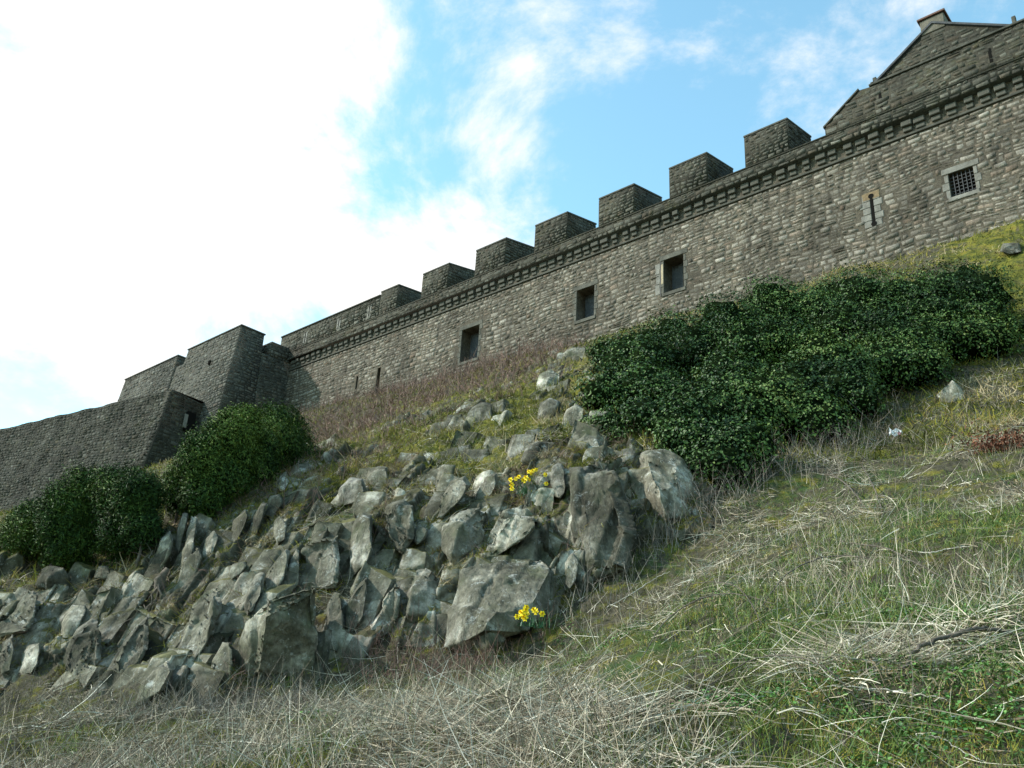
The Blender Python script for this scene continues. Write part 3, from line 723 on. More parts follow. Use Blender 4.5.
def refine(bm, target, cap=9000):
    bmesh.ops.remove_doubles(bm, verts=bm.verts[:], dist=target * .5); bmesh.ops.dissolve_degenerate(bm, dist=.002, edges=bm.edges[:])
    bmesh.ops.triangulate(bm, faces=[f for f in bm.faces if len(f.verts) > 3]); bmesh.ops.recalc_face_normals(bm, faces=bm.faces[:])
    for _ in range(8):
        es = [e for e in bm.edges if e.calc_length() > target * 1.6]
        if not es or len(bm.verts) > cap: break
        bmesh.ops.subdivide_edges(bm, edges=es, cuts=1)
        bmesh.ops.triangulate(bm, faces=[f for f in bm.faces if len(f.verts) > 3])
    bmesh.ops.recalc_face_normals(bm, faces=bm.faces[:]); bm.normal_update()
    return (np.array([v.co for v in bm.verts]), np.array([(e.verts[0].index, e.verts[1].index) for e in bm.edges]), np.array([v.normal for v in bm.verts]),
            np.array([[v.index for v in f.verts] for f in bm.faces if len(f.verts) == 3]))
def fracture(V, Nn, sm, seed, rg, steps=3, E=None):
    """straight joints: sharp steps along the bedding and across it, fine striation, small chips"""
    d = np.zeros(len(V)); c = V.mean(0); Q = V - c
    for k in range(steps):
        ax = BX if k % 2 == 0 else unit(AX + BX * rg.uniform(-.7, .7)); ax = unit(ax + rg.normal(size=3) * .1); t = Q @ ax; t0 = rg.uniform(.25, .75); t0 = t.min() + (t.max() - t.min()) * t0
        wob = fbm(V * 3 / max(sm, .2), seed + k, 3) * .04 * sm
        amt = rg.uniform(.025, .07) * sm; sg_ = 1 if rg.random() < .5 else -1; d -= smooth01(sg_ * (t + wob - t0), -.008, .022) * amt
    d += (np.clip(1 - np.abs(fbm(strata(V, .10, .8, .35), seed + 6, 3)) * 4, -1, 1)) * .010 * min(1, sm)
    F1, F2, vec, R = worley(strata(V, .26 * sm + .04, .6 * sm + .1, .4 * sm + .06), seed + 19)
    d += ((R[0] - .6) * .035 + vec[:, 0] * (R[1] - .5) * .05) * sm * (R[2] > .5)
    d += fbm(V * 12, seed + 4, 3) * .007 * min(1, sm) + fbm(V * 1.5 / max(sm, .2), seed, 3) * .02 * sm
    if E is not None: Nn = smooth_verts(Nn, E, 2, .5); d = smooth_verts(d[:, None], E, 1, .5)[:, 0]; V = smooth_verts(V, E, 2, .35)
    return V + Nn * d[:, None]
def slab_bm(org, sa, sb, sc_, rg, jit=.09):
    A_ = unit(AX + rg.normal(size=3) * .10); B_ = unit(BX + rg.normal(size=3) * .12); C_ = unit(CX + rg.normal(size=3) * .12)
    bm = bmesh.new(); ta = rg.uniform(-.25, .35)
    for a in (-1, 1):
        for b in (-1, 1):
            for c_ in (-1, 1):
                k = rg.uniform(1 - jit * 2, 1 + jit, 3); tw = (.88 if a > 0 else 1.0)
                aa = a * sa * k[0] + (a > 0) * (b * ta * sb - (c_ > 0) * .18 * sa)
                bm.verts.new(org + A_ * aa + B_ * (b * sb * k[1] * tw) + C_ * (c_ * sc_ * k[2] * (.85 if a > 0 else 1)))
    bmesh.ops.convex_hull(bm, input=bm.verts[:])
    nv = Vector(unit(-BX * rg.uniform(.6, 1.2) + CX)); cen = Vector(org); ext = max((v.co - cen).dot(nv) for v in bm.verts)
    r = bmesh.ops.bisect_plane(bm, geom=bm.verts[:] + bm.edges[:] + bm.faces[:], plane_co=cen + nv * ext * rg.uniform(.62, .85), plane_no=nv, clear_outer=True)
    ee = [e for e in r['geom_cut'] if isinstance(e, bmesh.types.BMEdge)]
    if ee: bmesh.ops.contextual_create(bm, geom=ee)
    bmesh.ops.triangulate(bm, faces=bm.faces[:])
    return bm
def bedrock():
    """the jointed bedrock of the crag: many leaning slabs grown together"""
    rg = np.random.default_rng(77); Vs = []; Fs = []; Ts = []; off = 0
    for y0 in np.concatenate([np.arange(352, 455, 13), np.arange(462, 700, 25)]):
        for x0 in np.arange(-30, 715, 23):
            x, y = x0 + rg.uniform(-9, 9), y0 + rg.uniform(-9, 9)
            up2 = False
            if not inpoly(np.array([x]), np.array([y - 6]), ROCK1)[0] or not inpoly(np.array([x]), np.array([y + 8]), ROCK1)[0]:
                if not inpoly(np.array([x]), np.array([y]), ROCK2)[0]: continue
                up2 = True
            d = hit(x, y, 8)
            if d is None or d > (44 if up2 else 27): continue
            P = W(x, y, d)
            if fbm(P[None] * .55, 121, 2)[0] < (.02 if up2 else -.22): continue
            big = rg.random() < .3; sa = rg.uniform(.48, .9) * (1.4 if big else 1); sb = rg.uniform(.22, .42) * (1.35 if big else 1); sc_ = rg.uniform(.16, .30) * (1.3 if big else 1)
            bm = slab_bm(P - CX * (sc_ * rg.uniform(.35, .8)) - AX * sa * .25, sa, sb, sc_, rg)
            V, E_, Nn, F_ = refine(bm, max(.022, 2.2 * d / FPX), 3500); bm.free()
            if len(F_) == 0: continue
            V = fracture(V, Nn, math.sqrt(sa * sb) * 1.6, 300 + len(Vs) * 3, rg, 2, E_)
            Vs.append(V); Fs.append(F_ + off); off += len(V); Ts.append(np.full(len(V), rg.random()))
    V = np.vstack(Vs); z = np.zeros(len(V))
    o = mesh_np('crag_rock', V, np.vstack(Fs), M_CRAG, attrs=dict(rock=z + 1, mossy=z, green=z, crack=z, tone=np.concatenate(Ts)))
    return tag(o, kind='structure')
M_CRAG = M_GROUND
bedrock()
BOULD = [
 ([(443, 648), (448, 610), (456, 585), (460, 568), (475, 562), (507, 556), (545, 552), (557, 565), (562, 587), (560, 612), (535, 634), (500, 643), (460, 652)], 'big rounded grey boulder with orange moss on top, right behind the lower daffodils', .6, (-.1, -.2)),
 ([(567, 490), (566, 466), (580, 457), (600, 452), (618, 455), (625, 475), (628, 495), (640, 520), (645, 545), (640, 580), (600, 592), (579, 578), (573, 545), (569, 515)], 'tallest upright boulder with a diagonal crease across its face, right of the upper daffodils', .55, (-.22, -.1)),
 ([(632, 470), (640, 452), (655, 446), (670, 450), (690, 466), (702, 490), (700, 520), (680, 540), (655, 532), (640, 505)], 'pale rounded boulder jutting out from under the left end of the ivy', .7, (-.15, -.1)),
 ([(237, 693), (239, 640), (246, 618), (265, 601), (305, 582), (321, 584), (323, 646), (311, 681), (272, 695)], 'massive dark overhanging boulder with a pale sloping top edge at the foot of the crag', .45, (-.28, -.32), 1.0),
 ([(298, 588), (299, 548), (308, 538), (324, 534), (341, 532), (346, 560), (341, 590), (320, 594)], 'flat fronted square slab standing just above the massive overhanging boulder', .35, (-.1, -.1)),
 ([(347, 560), (347, 535), (353, 519), (364, 508), (372, 513), (371, 535), (375, 552), (368, 567), (353, 578)], 'smooth upright boulder with a pointed top beside the square slab', .6, (-.1, 0)),
 ([(379, 512), (388, 502), (400, 499), (415, 504), (417, 540), (406, 557), (392, 556), (384, 532)], 'tall column of rock with hanging roots at the middle of the crag', .6, (-.2, 0)),
 ([(336, 507), (338, 490), (350, 477), (364, 477), (369, 492), (358, 504), (345, 509)], 'pale rough rock on the upper edge of the crag below the mossy bank', .6, (-.1, -.1)),
 ([(363, 480), (366, 470), (376, 465), (388, 467), (390, 480), (381, 493), (370, 491)], 'small block with a shadowed base behind the pale rough rock', .6, (-.1, -.2)),
 ([(181, 682), (180, 645), (189, 606), (210, 586), (222, 581), (226, 591), (211, 640), (198, 666), (187, 682)], 'long whitish slab leaning to the right near the left of the crag', .4, (-.18, 0)),
 ([(181, 584), (182, 552), (184, 530), (190, 512), (199, 512), (198, 530), (191, 560), (185, 586)], 'narrow tan slab standing upright below the left bush', .5, (0, 0)),
 ([(174, 547), (178, 525), (183, 512), (189, 513), (184, 540), (179, 556)], 'thin pointed sliver of rock left of the narrow tan slab', .5, (0, 0)),
 ([(272, 536), (273, 520), (280, 514), (287, 524), (286, 540), (278, 547)], 'small pale block above the slanting crack in the crag', .6, (-.1, 0)),
 ([(226, 573), (231, 564), (245, 561), (248, 566), (240, 576), (231, 581)], 'small flat stone capping the top of the long whitish slab', .6, (0, -.1)),
 ([(261, 598), (262, 575), (275, 560), (287, 547), (291, 552), (286, 580), (272, 600)], 'slanting grey slab left of the square slab', .4, (-.15, 0)),
 ([(286, 590), (287, 562), (296, 546), (301, 550), (300, 586), (292, 592)], 'thin blade of rock pressed against the left side of the square slab', .4, (0, 0)),
 ([(242, 620), (247, 592), (256, 575), (265, 571), (263, 592), (254, 610), (247, 622)], 'leaning slab tucked above the top edge of the massive overhanging boulder', .5, (-.1, 0)),
 ([(344, 628), (347, 600), (358, 580), (368, 572), (371, 582), (366, 602), (362, 622), (352, 634)], 'pale edged fin of rock standing right of the dark hollow', .5, (-.25, 0)),
 ([(324, 650), (325, 600), (333, 588), (342, 592), (344, 630), (338, 655)], 'tall dark pillar filling the hollow beside the massive overhanging boulder', .4, (0, 0)),
 ([(360, 650), (368, 622), (384, 593), (395, 580), (403, 583), (404, 605), (399, 628), (382, 642), (370, 652)], 'slanting wedge with a bright white tip near the foot of the crag', .45, (-.15, -.1)),
 ([(403, 618), (404, 595), (407, 579), (413, 567), (426, 564), (438, 571), (441, 592), (438, 612), (425, 622), (409, 626)], 'egg shaped upright boulder with a white left rim, left of the big rounded boulder', .6, (-.22, 0)),
 ([(133, 704), (140, 682), (152, 668), (170, 657), (174, 670), (164, 690), (150, 703), (140, 708)], 'low leaning rock with mossy face at the foot of the left crag', .5, (-.1, -.1)),
 ([(105, 692), (110, 660), (122, 640), (140, 620), (150, 611), (153, 625), (149, 650), (131, 690), (118, 702), (107, 699)], 'curved fin of bluish rock arching up beside the root tangle', .4, (-.1, -.1)),
 ([(61, 674), (65, 645), (73, 628), (92, 616), (101, 618), (103, 640), (101, 670), (85, 684), (66, 682)], 'blue grey pentagonal boulder with a tan sloping top at the left', .45, (-.2, 0)),
 ([(15, 674), (20, 650), (28, 643), (41, 641), (40, 660), (34, 675), (22, 680)], 'small greenish block at the far left foot of the crag', .6, (0, 0)),
 ([(-12, 622), (5, 600), (15, 588), (30, 585), (41, 592), (39, 612), (31, 633), (15, 639), (-10, 642)], 'blue grey flat faced rock cut by the left edge of the picture', .45, (0, 0)),
 ([(32, 586), (38, 568), (50, 563), (64, 565), (73, 577), (69, 591), (55, 594), (42, 589)], 'rounded overhanging boulder at the far left below the dark bush', .6, (-.1, -.2), 1.0),
 ([(-12, 668), (0, 640), (14, 632), (16, 650), (11, 673), (0, 677)], 'dark cracked rock at the lower left corner of the crag', .5, (0, 0)),
 ([(57, 642), (62, 615), (72, 603), (86, 604), (81, 618), (69, 637)], 'grey rounded rock behind the blue grey pentagonal boulder', .5, (0, 0)),
 ([(92, 578), (97, 565), (108, 565), (113, 576), (103, 581)], 'small knob of rock below the right edge of the dark bush', .6, (0, 0)),
 ([(176, 592), (178, 570), (190, 552), (200, 544), (204, 555), (196, 577), (185, 594)], 'rough greenish slab below the narrow tan slab', .5, (-.1, 0)),
 ([(434, 518), (437, 495), (450, 478), (466, 474), (473, 485), (463, 502), (448, 512), (440, 522)], 'slanting grey boulder below the mossy bank, middle of the crag', .5, (-.1, -.1)),
 ([(470, 505), (475, 488), (483, 475), (497, 473), (498, 488), (488, 500), (475, 507)], 'boulder with a pale left edge just left of the upper daffodils', .5, (-.25, 0)),
 ([(432, 488), (436, 468), (444, 463), (456, 465), (453, 478), (440, 492)], 'squarish block under the turf edge at the middle of the crag', .5, (0, 0)),
 ([(441, 550), (441, 528), (447, 515), (460, 508), (481, 503), (489, 515), (486, 540), (471, 557), (458, 570), (450, 560)], 'cracked white streaked boulder above the left shoulder of the big rounded boulder', .5, (-.15, -.1)),
 ([(475, 560), (485, 535), (495, 515), (515, 507), (537, 510), (546, 520), (532, 540), (507, 554), (487, 564)], 'broad slanting boulder under the upper daffodils', .45, (-.1, -.1)),
 ([(562, 578), (565, 560), (573, 549), (579, 560), (578, 582), (570, 592), (563, 590)], 'small white capped stone wedged beside the tallest boulder', .6, (0, 0)),
 ([(410, 542), (413, 528), (420, 523), (428, 530), (425, 541), (416, 547)], 'small greenish diamond shaped stone in a dark crevice', .6, (0, 0)),
 ([(520, 462), (525, 448), (540, 440), (556, 440), (562, 450), (546, 460), (530, 466)], 'broken grey stone above the upper daffodils', .6, (0, -.1)),
 ([(570, 457), (573, 440), (585, 431), (599, 436), (605, 450), (590, 457), (578, 460)], 'wedge of rock behind the top of the tallest boulder', .6, (-.1, 0)),
 ([(617, 460), (621, 449), (632, 446), (638, 455), (632, 468), (622, 469)], 'small mossy stone between the tallest boulder and the pale rounded one', .6, (0, 0)),
 ([(549, 484), (552, 465), (561, 460), (567, 470), (568, 493), (560, 502), (552, 497)], 'shadowed block pressed against the left side of the tallest boulder', .5, (0, 0)),
 ([(560, 360), (566, 350), (578, 345), (588, 346), (588, 362), (580, 369), (563, 364)], 'bright white rock at the top of the mossy bank, left of the ivy', .6, (0, 0)),
 ([(535, 390), (539, 374), (552, 368), (561, 376), (559, 390), (545, 393)], 'rounded grey stone on the mossy bank below the bright white rock', .6, (0, 0)),
 ([(465, 422), (469, 408), (482, 401), (493, 402), (494, 421), (480, 425)], 'white streaked rock alone on the mossy bank below the wall', .6, (0, 0)),
 ([(535, 420), (539, 402), (550, 396), (563, 402), (556, 417), (545, 422)], 'jagged pale rock in the moss left of the ivy stems', .6, (0, 0)),
 ([(561, 427), (565, 412), (575, 401), (586, 408), (583, 422), (572, 430)], 'yellow green lichened stone at the left edge of the ivy', .6, (0, 0)),
 ([(274, 490), (279, 475), (287, 469), (290, 480), (284, 493)], 'small upright stone at the top left edge of the crag', .6, (0, 0)),
 ([(287, 478), (292, 465), (308, 462), (313, 472), (300, 484)], 'pale lumpy stone right of the left bush', .6, (0, 0)),
 ([(293, 457), (297, 445), (308, 442), (319, 450), (306, 463)], 'highest pale stone beside the left bush', .6, (0, 0)),
 ([(243, 545), (250, 520), (262, 500), (268, 502), (260, 530), (250, 550)], 'long whitish rib of rock running up the left crag', .5, (-.1, 0)),
 ([(228, 540), (233, 520), (246, 508), (250, 514), (242, 535), (234, 546)], 'greenish rib of rock left of the long whitish rib', .5, (0, 0)),
 ([(262, 515), (268, 495), (280, 492), (284, 502), (272, 522)], 'flat grey stone above the long whitish rib', .5, (0, 0)),
 ([(200, 558), (204, 540), (214, 530), (220, 538), (215, 556), (206, 566)], 'lumpy grey stone right of the narrow tan slab', .5, (0, 0)),
 ([(154, 560), (160, 540), (170, 530), (175, 540), (168, 562), (160, 572)], 'mossy leaning stone beside the root tangle', .5, (0, 0)),
 ([(935, 395), (942, 386), (953, 378), (961, 385), (966, 400), (950, 405), (940, 403)], 'pale angular rock under the right end of the ivy', .5, (-.1, -.1)),
 ([(988, 286), (995, 283), (1003, 296), (1006, 313), (1000, 315), (994, 302)], 'narrow whitish stone right of the ivy crown', .5, (0, 0)),
 ([(998, 252), (1003, 243), (1020, 242), (1024, 252), (1010, 257)], 'blue grey rock on the mossy knoll at the right edge', .5, (0, 0)),
 ([(609, 392), (612, 380), (620, 376), (621, 388), (615, 396)], 'pale stone showing through a gap in the ivy', .6, (0, 0)),
 ([(205, 690), (210, 660), (222, 640), (232, 640), (234, 670), (228, 698)], 'narrow mossy slab left of the massive overhanging boulder', .5, (0, 0)),
]
for k, b in enumerate(BOULD):
    boulder(b[0], b[1], b[2], b[3], seed=k * 13 + 1, name='rock_slab' if ('slab' in b[1].split(' ')[:5] or 'rib' in b[1] or 'fin' in b[1].split() or 'sliver' in b[1]) else 'boulder', hang=(b[4] if len(b) > 4 else 0), lift=.24)

# ------------------------------------------------------------------ plants
def leaf_mat(name, stops, rough=.5, spec=.4, noise=None):
    s = Mat(name, rough, spec); return s.done(s.ramp(s.attr('tint'), stops))
M_STRAW = leaf_mat('dead_straw', [(0, (.09, .066, .043)), (.35, (.26, .21, .15)), (.65, (.47, .41, .31)), (1, (.76, .70, .58))], .85, .2)
M_GREENB = leaf_mat('green_blades', [(0, (.03, .055, .012)), (.5, (.085, .14, .025)), (1, (.20, .22, .055))], .6, .3)
M_MOSST = leaf_mat('moss_tufts', [(0, (.04, .045, .012)), (.35, (.12, .125, .022)), (.55, (.26, .23, .035)), (.75, (.20, .14, .055)), (1, (.36, .29, .18))], .9, .1)
M_TWIG = leaf_mat('brown_twigs', [(0, (.06, .030, .024)), (.5, (.16, .090, .070)), (1, (.30, .20, .165))], .85, .2)
M_TWIG2 = leaf_mat('grey_twigs', [(0, (.05, .04, .032)), (.5, (.17, .14, .115)), (1, (.38, .34, .29))], .85, .2)
M_WEED = leaf_mat('weed_leaves', [(0, (.025, .065, .014)), (.5, (.06, .15, .026)), (1, (.13, .26, .05))], .5, .4)
M_IVY = leaf_mat('ivy_leaves', [(0, (.012, .028, .006)), (.35, (.032, .068, .014)), (.7, (.07, .13, .025)), (1, (.14, .19, .05))], .5, .22)
M_BUSH = leaf_mat('bush_leaves', [(0, (.010, .026, .006)), (.5, (.036, .075, .012)), (1, (.12, .165, .028))], .6, .15)
M_BARK = plain_stone('bark', (.05, .040, .030), (.19, .16, .13), 14)
M_PALESTICK = plain_stone('bleached_stick', (.30, .27, .22), (.55, .51, .44), 8)
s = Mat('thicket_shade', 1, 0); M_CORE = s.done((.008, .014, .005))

def blades(name, roots, dirs, length, width, bend, mat, tint, seg=3, parent=None):
    n = len(roots); dirs = dirs / (np.linalg.norm(dirs, axis=1, keepdims=True) + 1e-9)
    toc = CAM - roots; wv = np.cross(dirs, toc * .35 + RNG.normal(size=(n, 3)) * np.linalg.norm(toc, axis=1, keepdims=True) * .3)
    wv /= np.linalg.norm(wv, axis=1, keepdims=True) + 1e-9
    V = []; 
    for k in range(seg + 1):
        t = k / seg; c = roots + dirs * (length * t)[:, None] + bend * (t ** 2 * length)[:, None]
        w = width * (1 - .75 * t) * .5
        V.append(c - wv * w[:, None]); V.append(c + wv * w[:, None])
    V = np.stack(V, 1).reshape(-1, 3); b = np.arange(n)[:, None] * (2 * (seg + 1))
    F_ = np.concatenate([b + np.array([2 * k, 2 * k + 1, 2 * k + 3, 2 * k + 2]) for k in range(seg)], 0)
    return mesh_np(name, V, F_, mat, parent, attrs=dict(tint=np.repeat(tint, 2 * (seg + 1))))
def scatter(n, r0, r1, a0=-46, a1=46, power=0.0):
    a = np.radians(RNG.uniform(a0, a1, n)); u = RNG.uniform(0, 1, n)
    if power: r = (r0 ** power + u * (r1 ** power - r0 ** power)) ** (1 / power)
    else: r = r0 * (r1 / r0) ** u
    return ground(r * np.sin(a), r * np.cos(a))
def rdir(n, upz, spread=1.0):
    d = RNG.normal(size=(n, 3)) * spread; d[:, 2] = np.abs(d[:, 2]) * .5 + upz; return d
def slope_n(P):
    e = .15; zx = base_h(P[:, 0] + e, P[:, 1]) - base_h(P[:, 0] - e, P[:, 1]); zy = base_h(P[:, 0], P[:, 1] + e) - base_h(P[:, 0], P[:, 1] - e)
    n = np.stack([-zx / (2 * e), -zy / (2 * e), np.ones(len(P))], 1); return n / np.linalg.norm(n, axis=1, keepdims=True)
IVY = [(590, 345), (640, 322), (720, 300), (765, 282), (800, 290), (860, 272), (895, 250), (945, 250), (984, 276), (1008, 310), (1010, 345), (990, 370), (940, 385), (905, 400),
       (870, 425), (800, 450), (760, 465), (715, 492), (690, 482), (672, 452), (620, 440), (598, 430), (578, 405), (575, 370)]
def off_rock(P, keep=.35):
    r, _ = masks(P); px, py, d = proj(P)
    return (r < keep) & ~(inpoly(px, py, IVY) & (d > 17))
# matted straw lying on the slope
P = np.vstack([scatter(130000, 2.0, 26), scatter(120000, 5, 18)]); P = P[off_rock(P)]
dens = fbm(P * .8, 71, 4) + .25 * fbm(P * 3, 72, 2)
px, py, d = proj(P)
gr = .5 * smooth01(P[:, 0], -1, 3) * (1 - smooth01(np.hypot(P[:, 0], P[:, 1]), 9, 24)); 
keep = RNG.uniform(size=len(P)) < smooth01(dens - gr * .8, -.32, .20) * .88 + .04
P = P[keep]; n = len(P); nn = slope_n(P); R_ = np.hypot(P[:, 0], P[:, 1])
d = RNG.normal(size=(n, 3)); d -= nn * (d * nn).sum(1, keepdims=True); d /= np.linalg.norm(d, axis=1, keepdims=True)
upw = RNG.uniform(0, .42, n); d = d + nn * upw[:, None]
ln = RNG.uniform(.08, .38, n) * RNG.choice([1, 1, 1, 1.7], n)
bend = RNG.normal(size=(n, 3)) * .36 - nn * (upw * .6)[:, None]
o = blades('dead_straw', P + nn * RNG.uniform(.0, .07, n)[:, None], d, ln, RNG.uniform(.0022, .0055, n) * (1 + R_ * .04) * RNG.choice([1, 1, 1, 1, 1.8], n), bend, M_STRAW, np.clip(RNG.normal(.42, .26, n) - smooth01(-P[:, 0], -1, 6) * .16, 0, 1))
tag(o, kind='stuff')
# upright dry stalks
P = scatter(46000, 3.2, 27); P = P[off_rock(P, .5)]; dn = fbm(P * .6, 74, 3); P = P[RNG.uniform(size=len(P)) < smooth01(dn, -.15, .3) * (1 - .6 * smooth01(-P[:, 0], -1, 3))]
n = len(P); R_ = np.hypot(P[:, 0], P[:, 1])
o = blades('dry_stalks', P, rdir(n, 1.1, .6), RNG.uniform(.10, .42, n), RNG.uniform(.003, .006, n) * (1 + R_ * .03), RNG.normal(size=(n, 3)) * .35, M_STRAW, np.clip(RNG.normal(.36, .25, n) - smooth01(-P[:, 0], -1, 6) * .12, 0, 1), 4)
tag(o, kind='stuff')
# green grass and low weeds
P = np.vstack([scatter(150000, 1.8, 24, -46, 46), scatter(60000, 6, 22, -5, 44)]); P = P[off_rock(P)]
gw = fbm(P * .9, 76, 4) + .35 * smooth01(P[:, 0], -1, 3.5) * (1 - smooth01(np.hypot(P[:, 0], P[:, 1]), 6, 20)) ; P = P[RNG.uniform(size=len(P)) < smooth01(gw, -.1, .3)]
n = len(P); R_ = np.hypot(P[:, 0], P[:, 1])
o = blades('green_grass', P, rdir(n, .8, .7), RNG.uniform(.03, .12, n), RNG.uniform(.003, .006, n) * (1 + R_ * .05), RNG.normal(size=(n, 3)) * .4, M_GREENB, RNG.uniform(0, 1, n), 2)
tag(o, kind='stuff')
def leaf_quads(name, P, Nrm, size, mat, tint, parent=None, aspect=.62, fold=.25):
    n = len(P); Nrm = Nrm / (np.linalg.norm(Nrm, axis=1, keepdims=True) + 1e-9)
    t = RNG.normal(size=(n, 3)); t[:, 2] -= .6; t -= Nrm * (t * Nrm).sum(1, keepdims=True); t /= np.linalg.norm(t, axis=1, keepdims=True) + 1e-9
    b = np.cross(Nrm, t); s_ = size[:, None]
    v = np.stack([P - t * s_ * .5, P + b * s_ * aspect * .5 + Nrm * s_ * fold * .5 - t * s_ * .1, P + t * s_ * .5, P - b * s_ * aspect * .5 + Nrm * s_ * fold * .5 - t * s_ * .1], 1).reshape(-1, 3)
    k = np.arange(n)[:, None] * 4; F_ = np.concatenate([k + np.array([0, 1, 2]), k + np.array([0, 2, 3])], 0)
    return mesh_np(name, v, F_, mat, parent, attrs=dict(tint=np.repeat(tint, 4)))
P = scatter(190000, 2.0, 17, -12, 46); P = P[off_rock(P)]
gw = fbm(P * .9, 81, 4) + .42 * smooth01(P[:, 0], 0, 3) * (1 - smooth01(np.hypot(P[:, 0], P[:, 1]), 4.5, 13)); P = P[RNG.uniform(size=len(P)) < smooth01(gw, .16, .42)]
n = len(P)
o = leaf_quads('low_weeds', P + np.array([0, 0, 1]) * RNG.uniform(0, .08, n)[:, None], rdir(n, 1.0, .6), RNG.uniform(.012, .034, n), M_WEED, RNG.uniform(0, 1, n), aspect=.8)
tag(o, kind='stuff')
# moss and short turf tufts, near and on the bank below the wall
def tufts(n, r0, r1, sel, ln, w, mat, name, mu=.5, a=46, upz=.7):
    P = scatter(n, r0, r1, -a, a); P = P[sel(P)]; n = len(P); R_ = np.hypot(P[:, 0], P[:, 1])
    o = blades(name, P, rdir(n, upz, .8), RNG.uniform(ln * .4, ln, n), w * RNG.uniform(.6, 1.3, n) * (.35 + R_ / 30), RNG.normal(size=(n, 3)) * .5, mat,
               np.clip(mu + fbm(P * .9, 91, 4) * 1.3 + RNG.normal(size=n) * .13, 0, 1), 2)
    return tag(o, kind='stuff')
tufts(240000, 2.0, 30, lambda P: off_rock(P) & (fbm(P * 1.3, 83, 4) > -.3), .055, .013, M_MOSST, 'moss_cushions', .5)
def bank(P):
    r, b = masks(P); px, py, d = proj(P); return (d > 17) & (r < .5)
tufts(150000, 17, 62, bank, .22, .020, M_MOSST, 'bank_turf', .48)

n2 = normals(G2.reshape(nr, na, 3)).reshape(-1, 3); cand = np.nonzero((rock > .25) & (n2[:, 2] > .62) & (RR.ravel() > 11) & (RR.ravel() < 24))[0]
cand = cand[fbm(G2[cand] * 1.1, 93, 3) > -.25]; pick = RNG.choice(cand, 42000); P = G2[pick] + RNG.normal(size=(len(pick), 3)) * .02; n = len(P)
o = blades('ledge_turf', P, rdir(n, .5, .8), RNG.uniform(.04, .16, n), RNG.uniform(.006, .014, n), RNG.normal(size=(n, 3)) * .5 + [0, -.2, -.3], M_MOSST, np.clip(.42 + fbm(P * .9, 94, 3) * 1.0 + RNG.normal(size=n) * .12, 0, 1), 2)
tag(o, kind='stuff')
cand = cand[fbm(G2[cand] * .8, 95, 3) > .05]; pick = RNG.choice(cand, 5000); P = G2[pick]; n = len(P)
o = blades('ledge_scrub', P, rdir(n, .5, .8), RNG.uniform(.12, .42, n), RNG.uniform(.005, .010, n), RNG.normal(size=(n, 3)) * .45 + [0, -.1, -.35], M_TWIG, np.clip(RNG.normal(.6, .25, n), 0, 1), 4)
tag(o, kind='stuff')
# brush: many-stemmed bare twigs growing in a patch
def brush(name, poly, n, h, w, mat, r0, r1, mu=.5, dmin=0, dmax=99, lean=(0, 0), kids=3, spread=.45):
    P = scatter(n * 12, r0, r1, -42, 42, power=1.0); px, py, d = proj(P)
    P = P[inpoly(px, py, poly) & (d > dmin) & (d < dmax)][:n]; n = len(P)
    if not n: return None
    hh = RNG.uniform(.45, 1, n) * h; D = rdir(n, 1.0, spread); D[:, 0] += lean[0]; D[:, 1] += lean[1]; D /= np.linalg.norm(D, axis=1, keepdims=True)
    bd = RNG.normal(size=(n, 3)) * .3; pts = [P]; ds = [D]; ls = [hh]; bs_ = [bd]; ws = [np.full(n, w)]
    for k in range(kids):
        t = RNG.uniform(.2, .8, n); q = P + D * (hh * t)[:, None] + bd * (t ** 2 * hh)[:, None]
        pts.append(q); ds.append(D + RNG.normal(size=(n, 3)) * .6); ls.append(hh * RNG.uniform(.25, .6, n)); bs_.append(RNG.normal(size=(n, 3)) * .3); ws.append(np.full(n, w * .6))
    P = np.vstack(pts); N_ = len(P)
    o = blades(name, P, np.vstack(ds), np.concatenate(ls), np.concatenate(ws), np.vstack(bs_), mat, np.clip(RNG.normal(mu, .22, N_), 0, 1), 4)
    return tag(o, kind='stuff')
brush('bramble_thicket', [(285, 425), (330, 405), (400, 380), (470, 358), (560, 330), (650, 300), (665, 318), (590, 340), (540, 372), (450, 402), (400, 425), (330, 445), (290, 455)], 2500, 1.05, .030, M_TWIG, 32, 66, .6, 30, spread=.9)
brush('dry_brush', [(560, 618), (600, 560), (625, 520), (650, 500), (700, 500), (760, 462), (880, 425), (905, 400), (900, 440), (840, 480), (760, 505), (700, 545), (640, 590), (600, 615)], 1300, .75, .009, M_TWIG2, 12, 24, .5, 11, 23)
brush('crag_foot_brush', [(330, 690), (340, 640), (440, 630), (445, 660), (540, 640), (560, 625), (560, 650), (450, 690)], 1300, .5, .008, M_TWIG, 9, 16, .45, 9, 16)
brush('bank_brush', [(275, 520), (290, 460), (340, 425), (470, 385), (560, 350), (575, 372), (500, 410), (420, 440), (370, 465), (320, 500), (300, 525)], 1500, .55, .018, M_TWIG, 17, 48, .62, 17, 50, spread=1.0)
brush('hollow_brush', [(-20, 720), (-20, 690), (100, 698), (240, 690), (340, 680), (340, 710), (240, 735), (120, 730)], 1000, .42, .007, M_TWIG2, 8, 17, .4, 8, 17, spread=1.0)
brush('left_scrub', [(0, 560), (70, 560), (170, 530), (175, 545), (150, 575), (90, 575), (0, 575)], 500, .5, .012, M_TWIG2, 14, 25, .4, 14, 26)

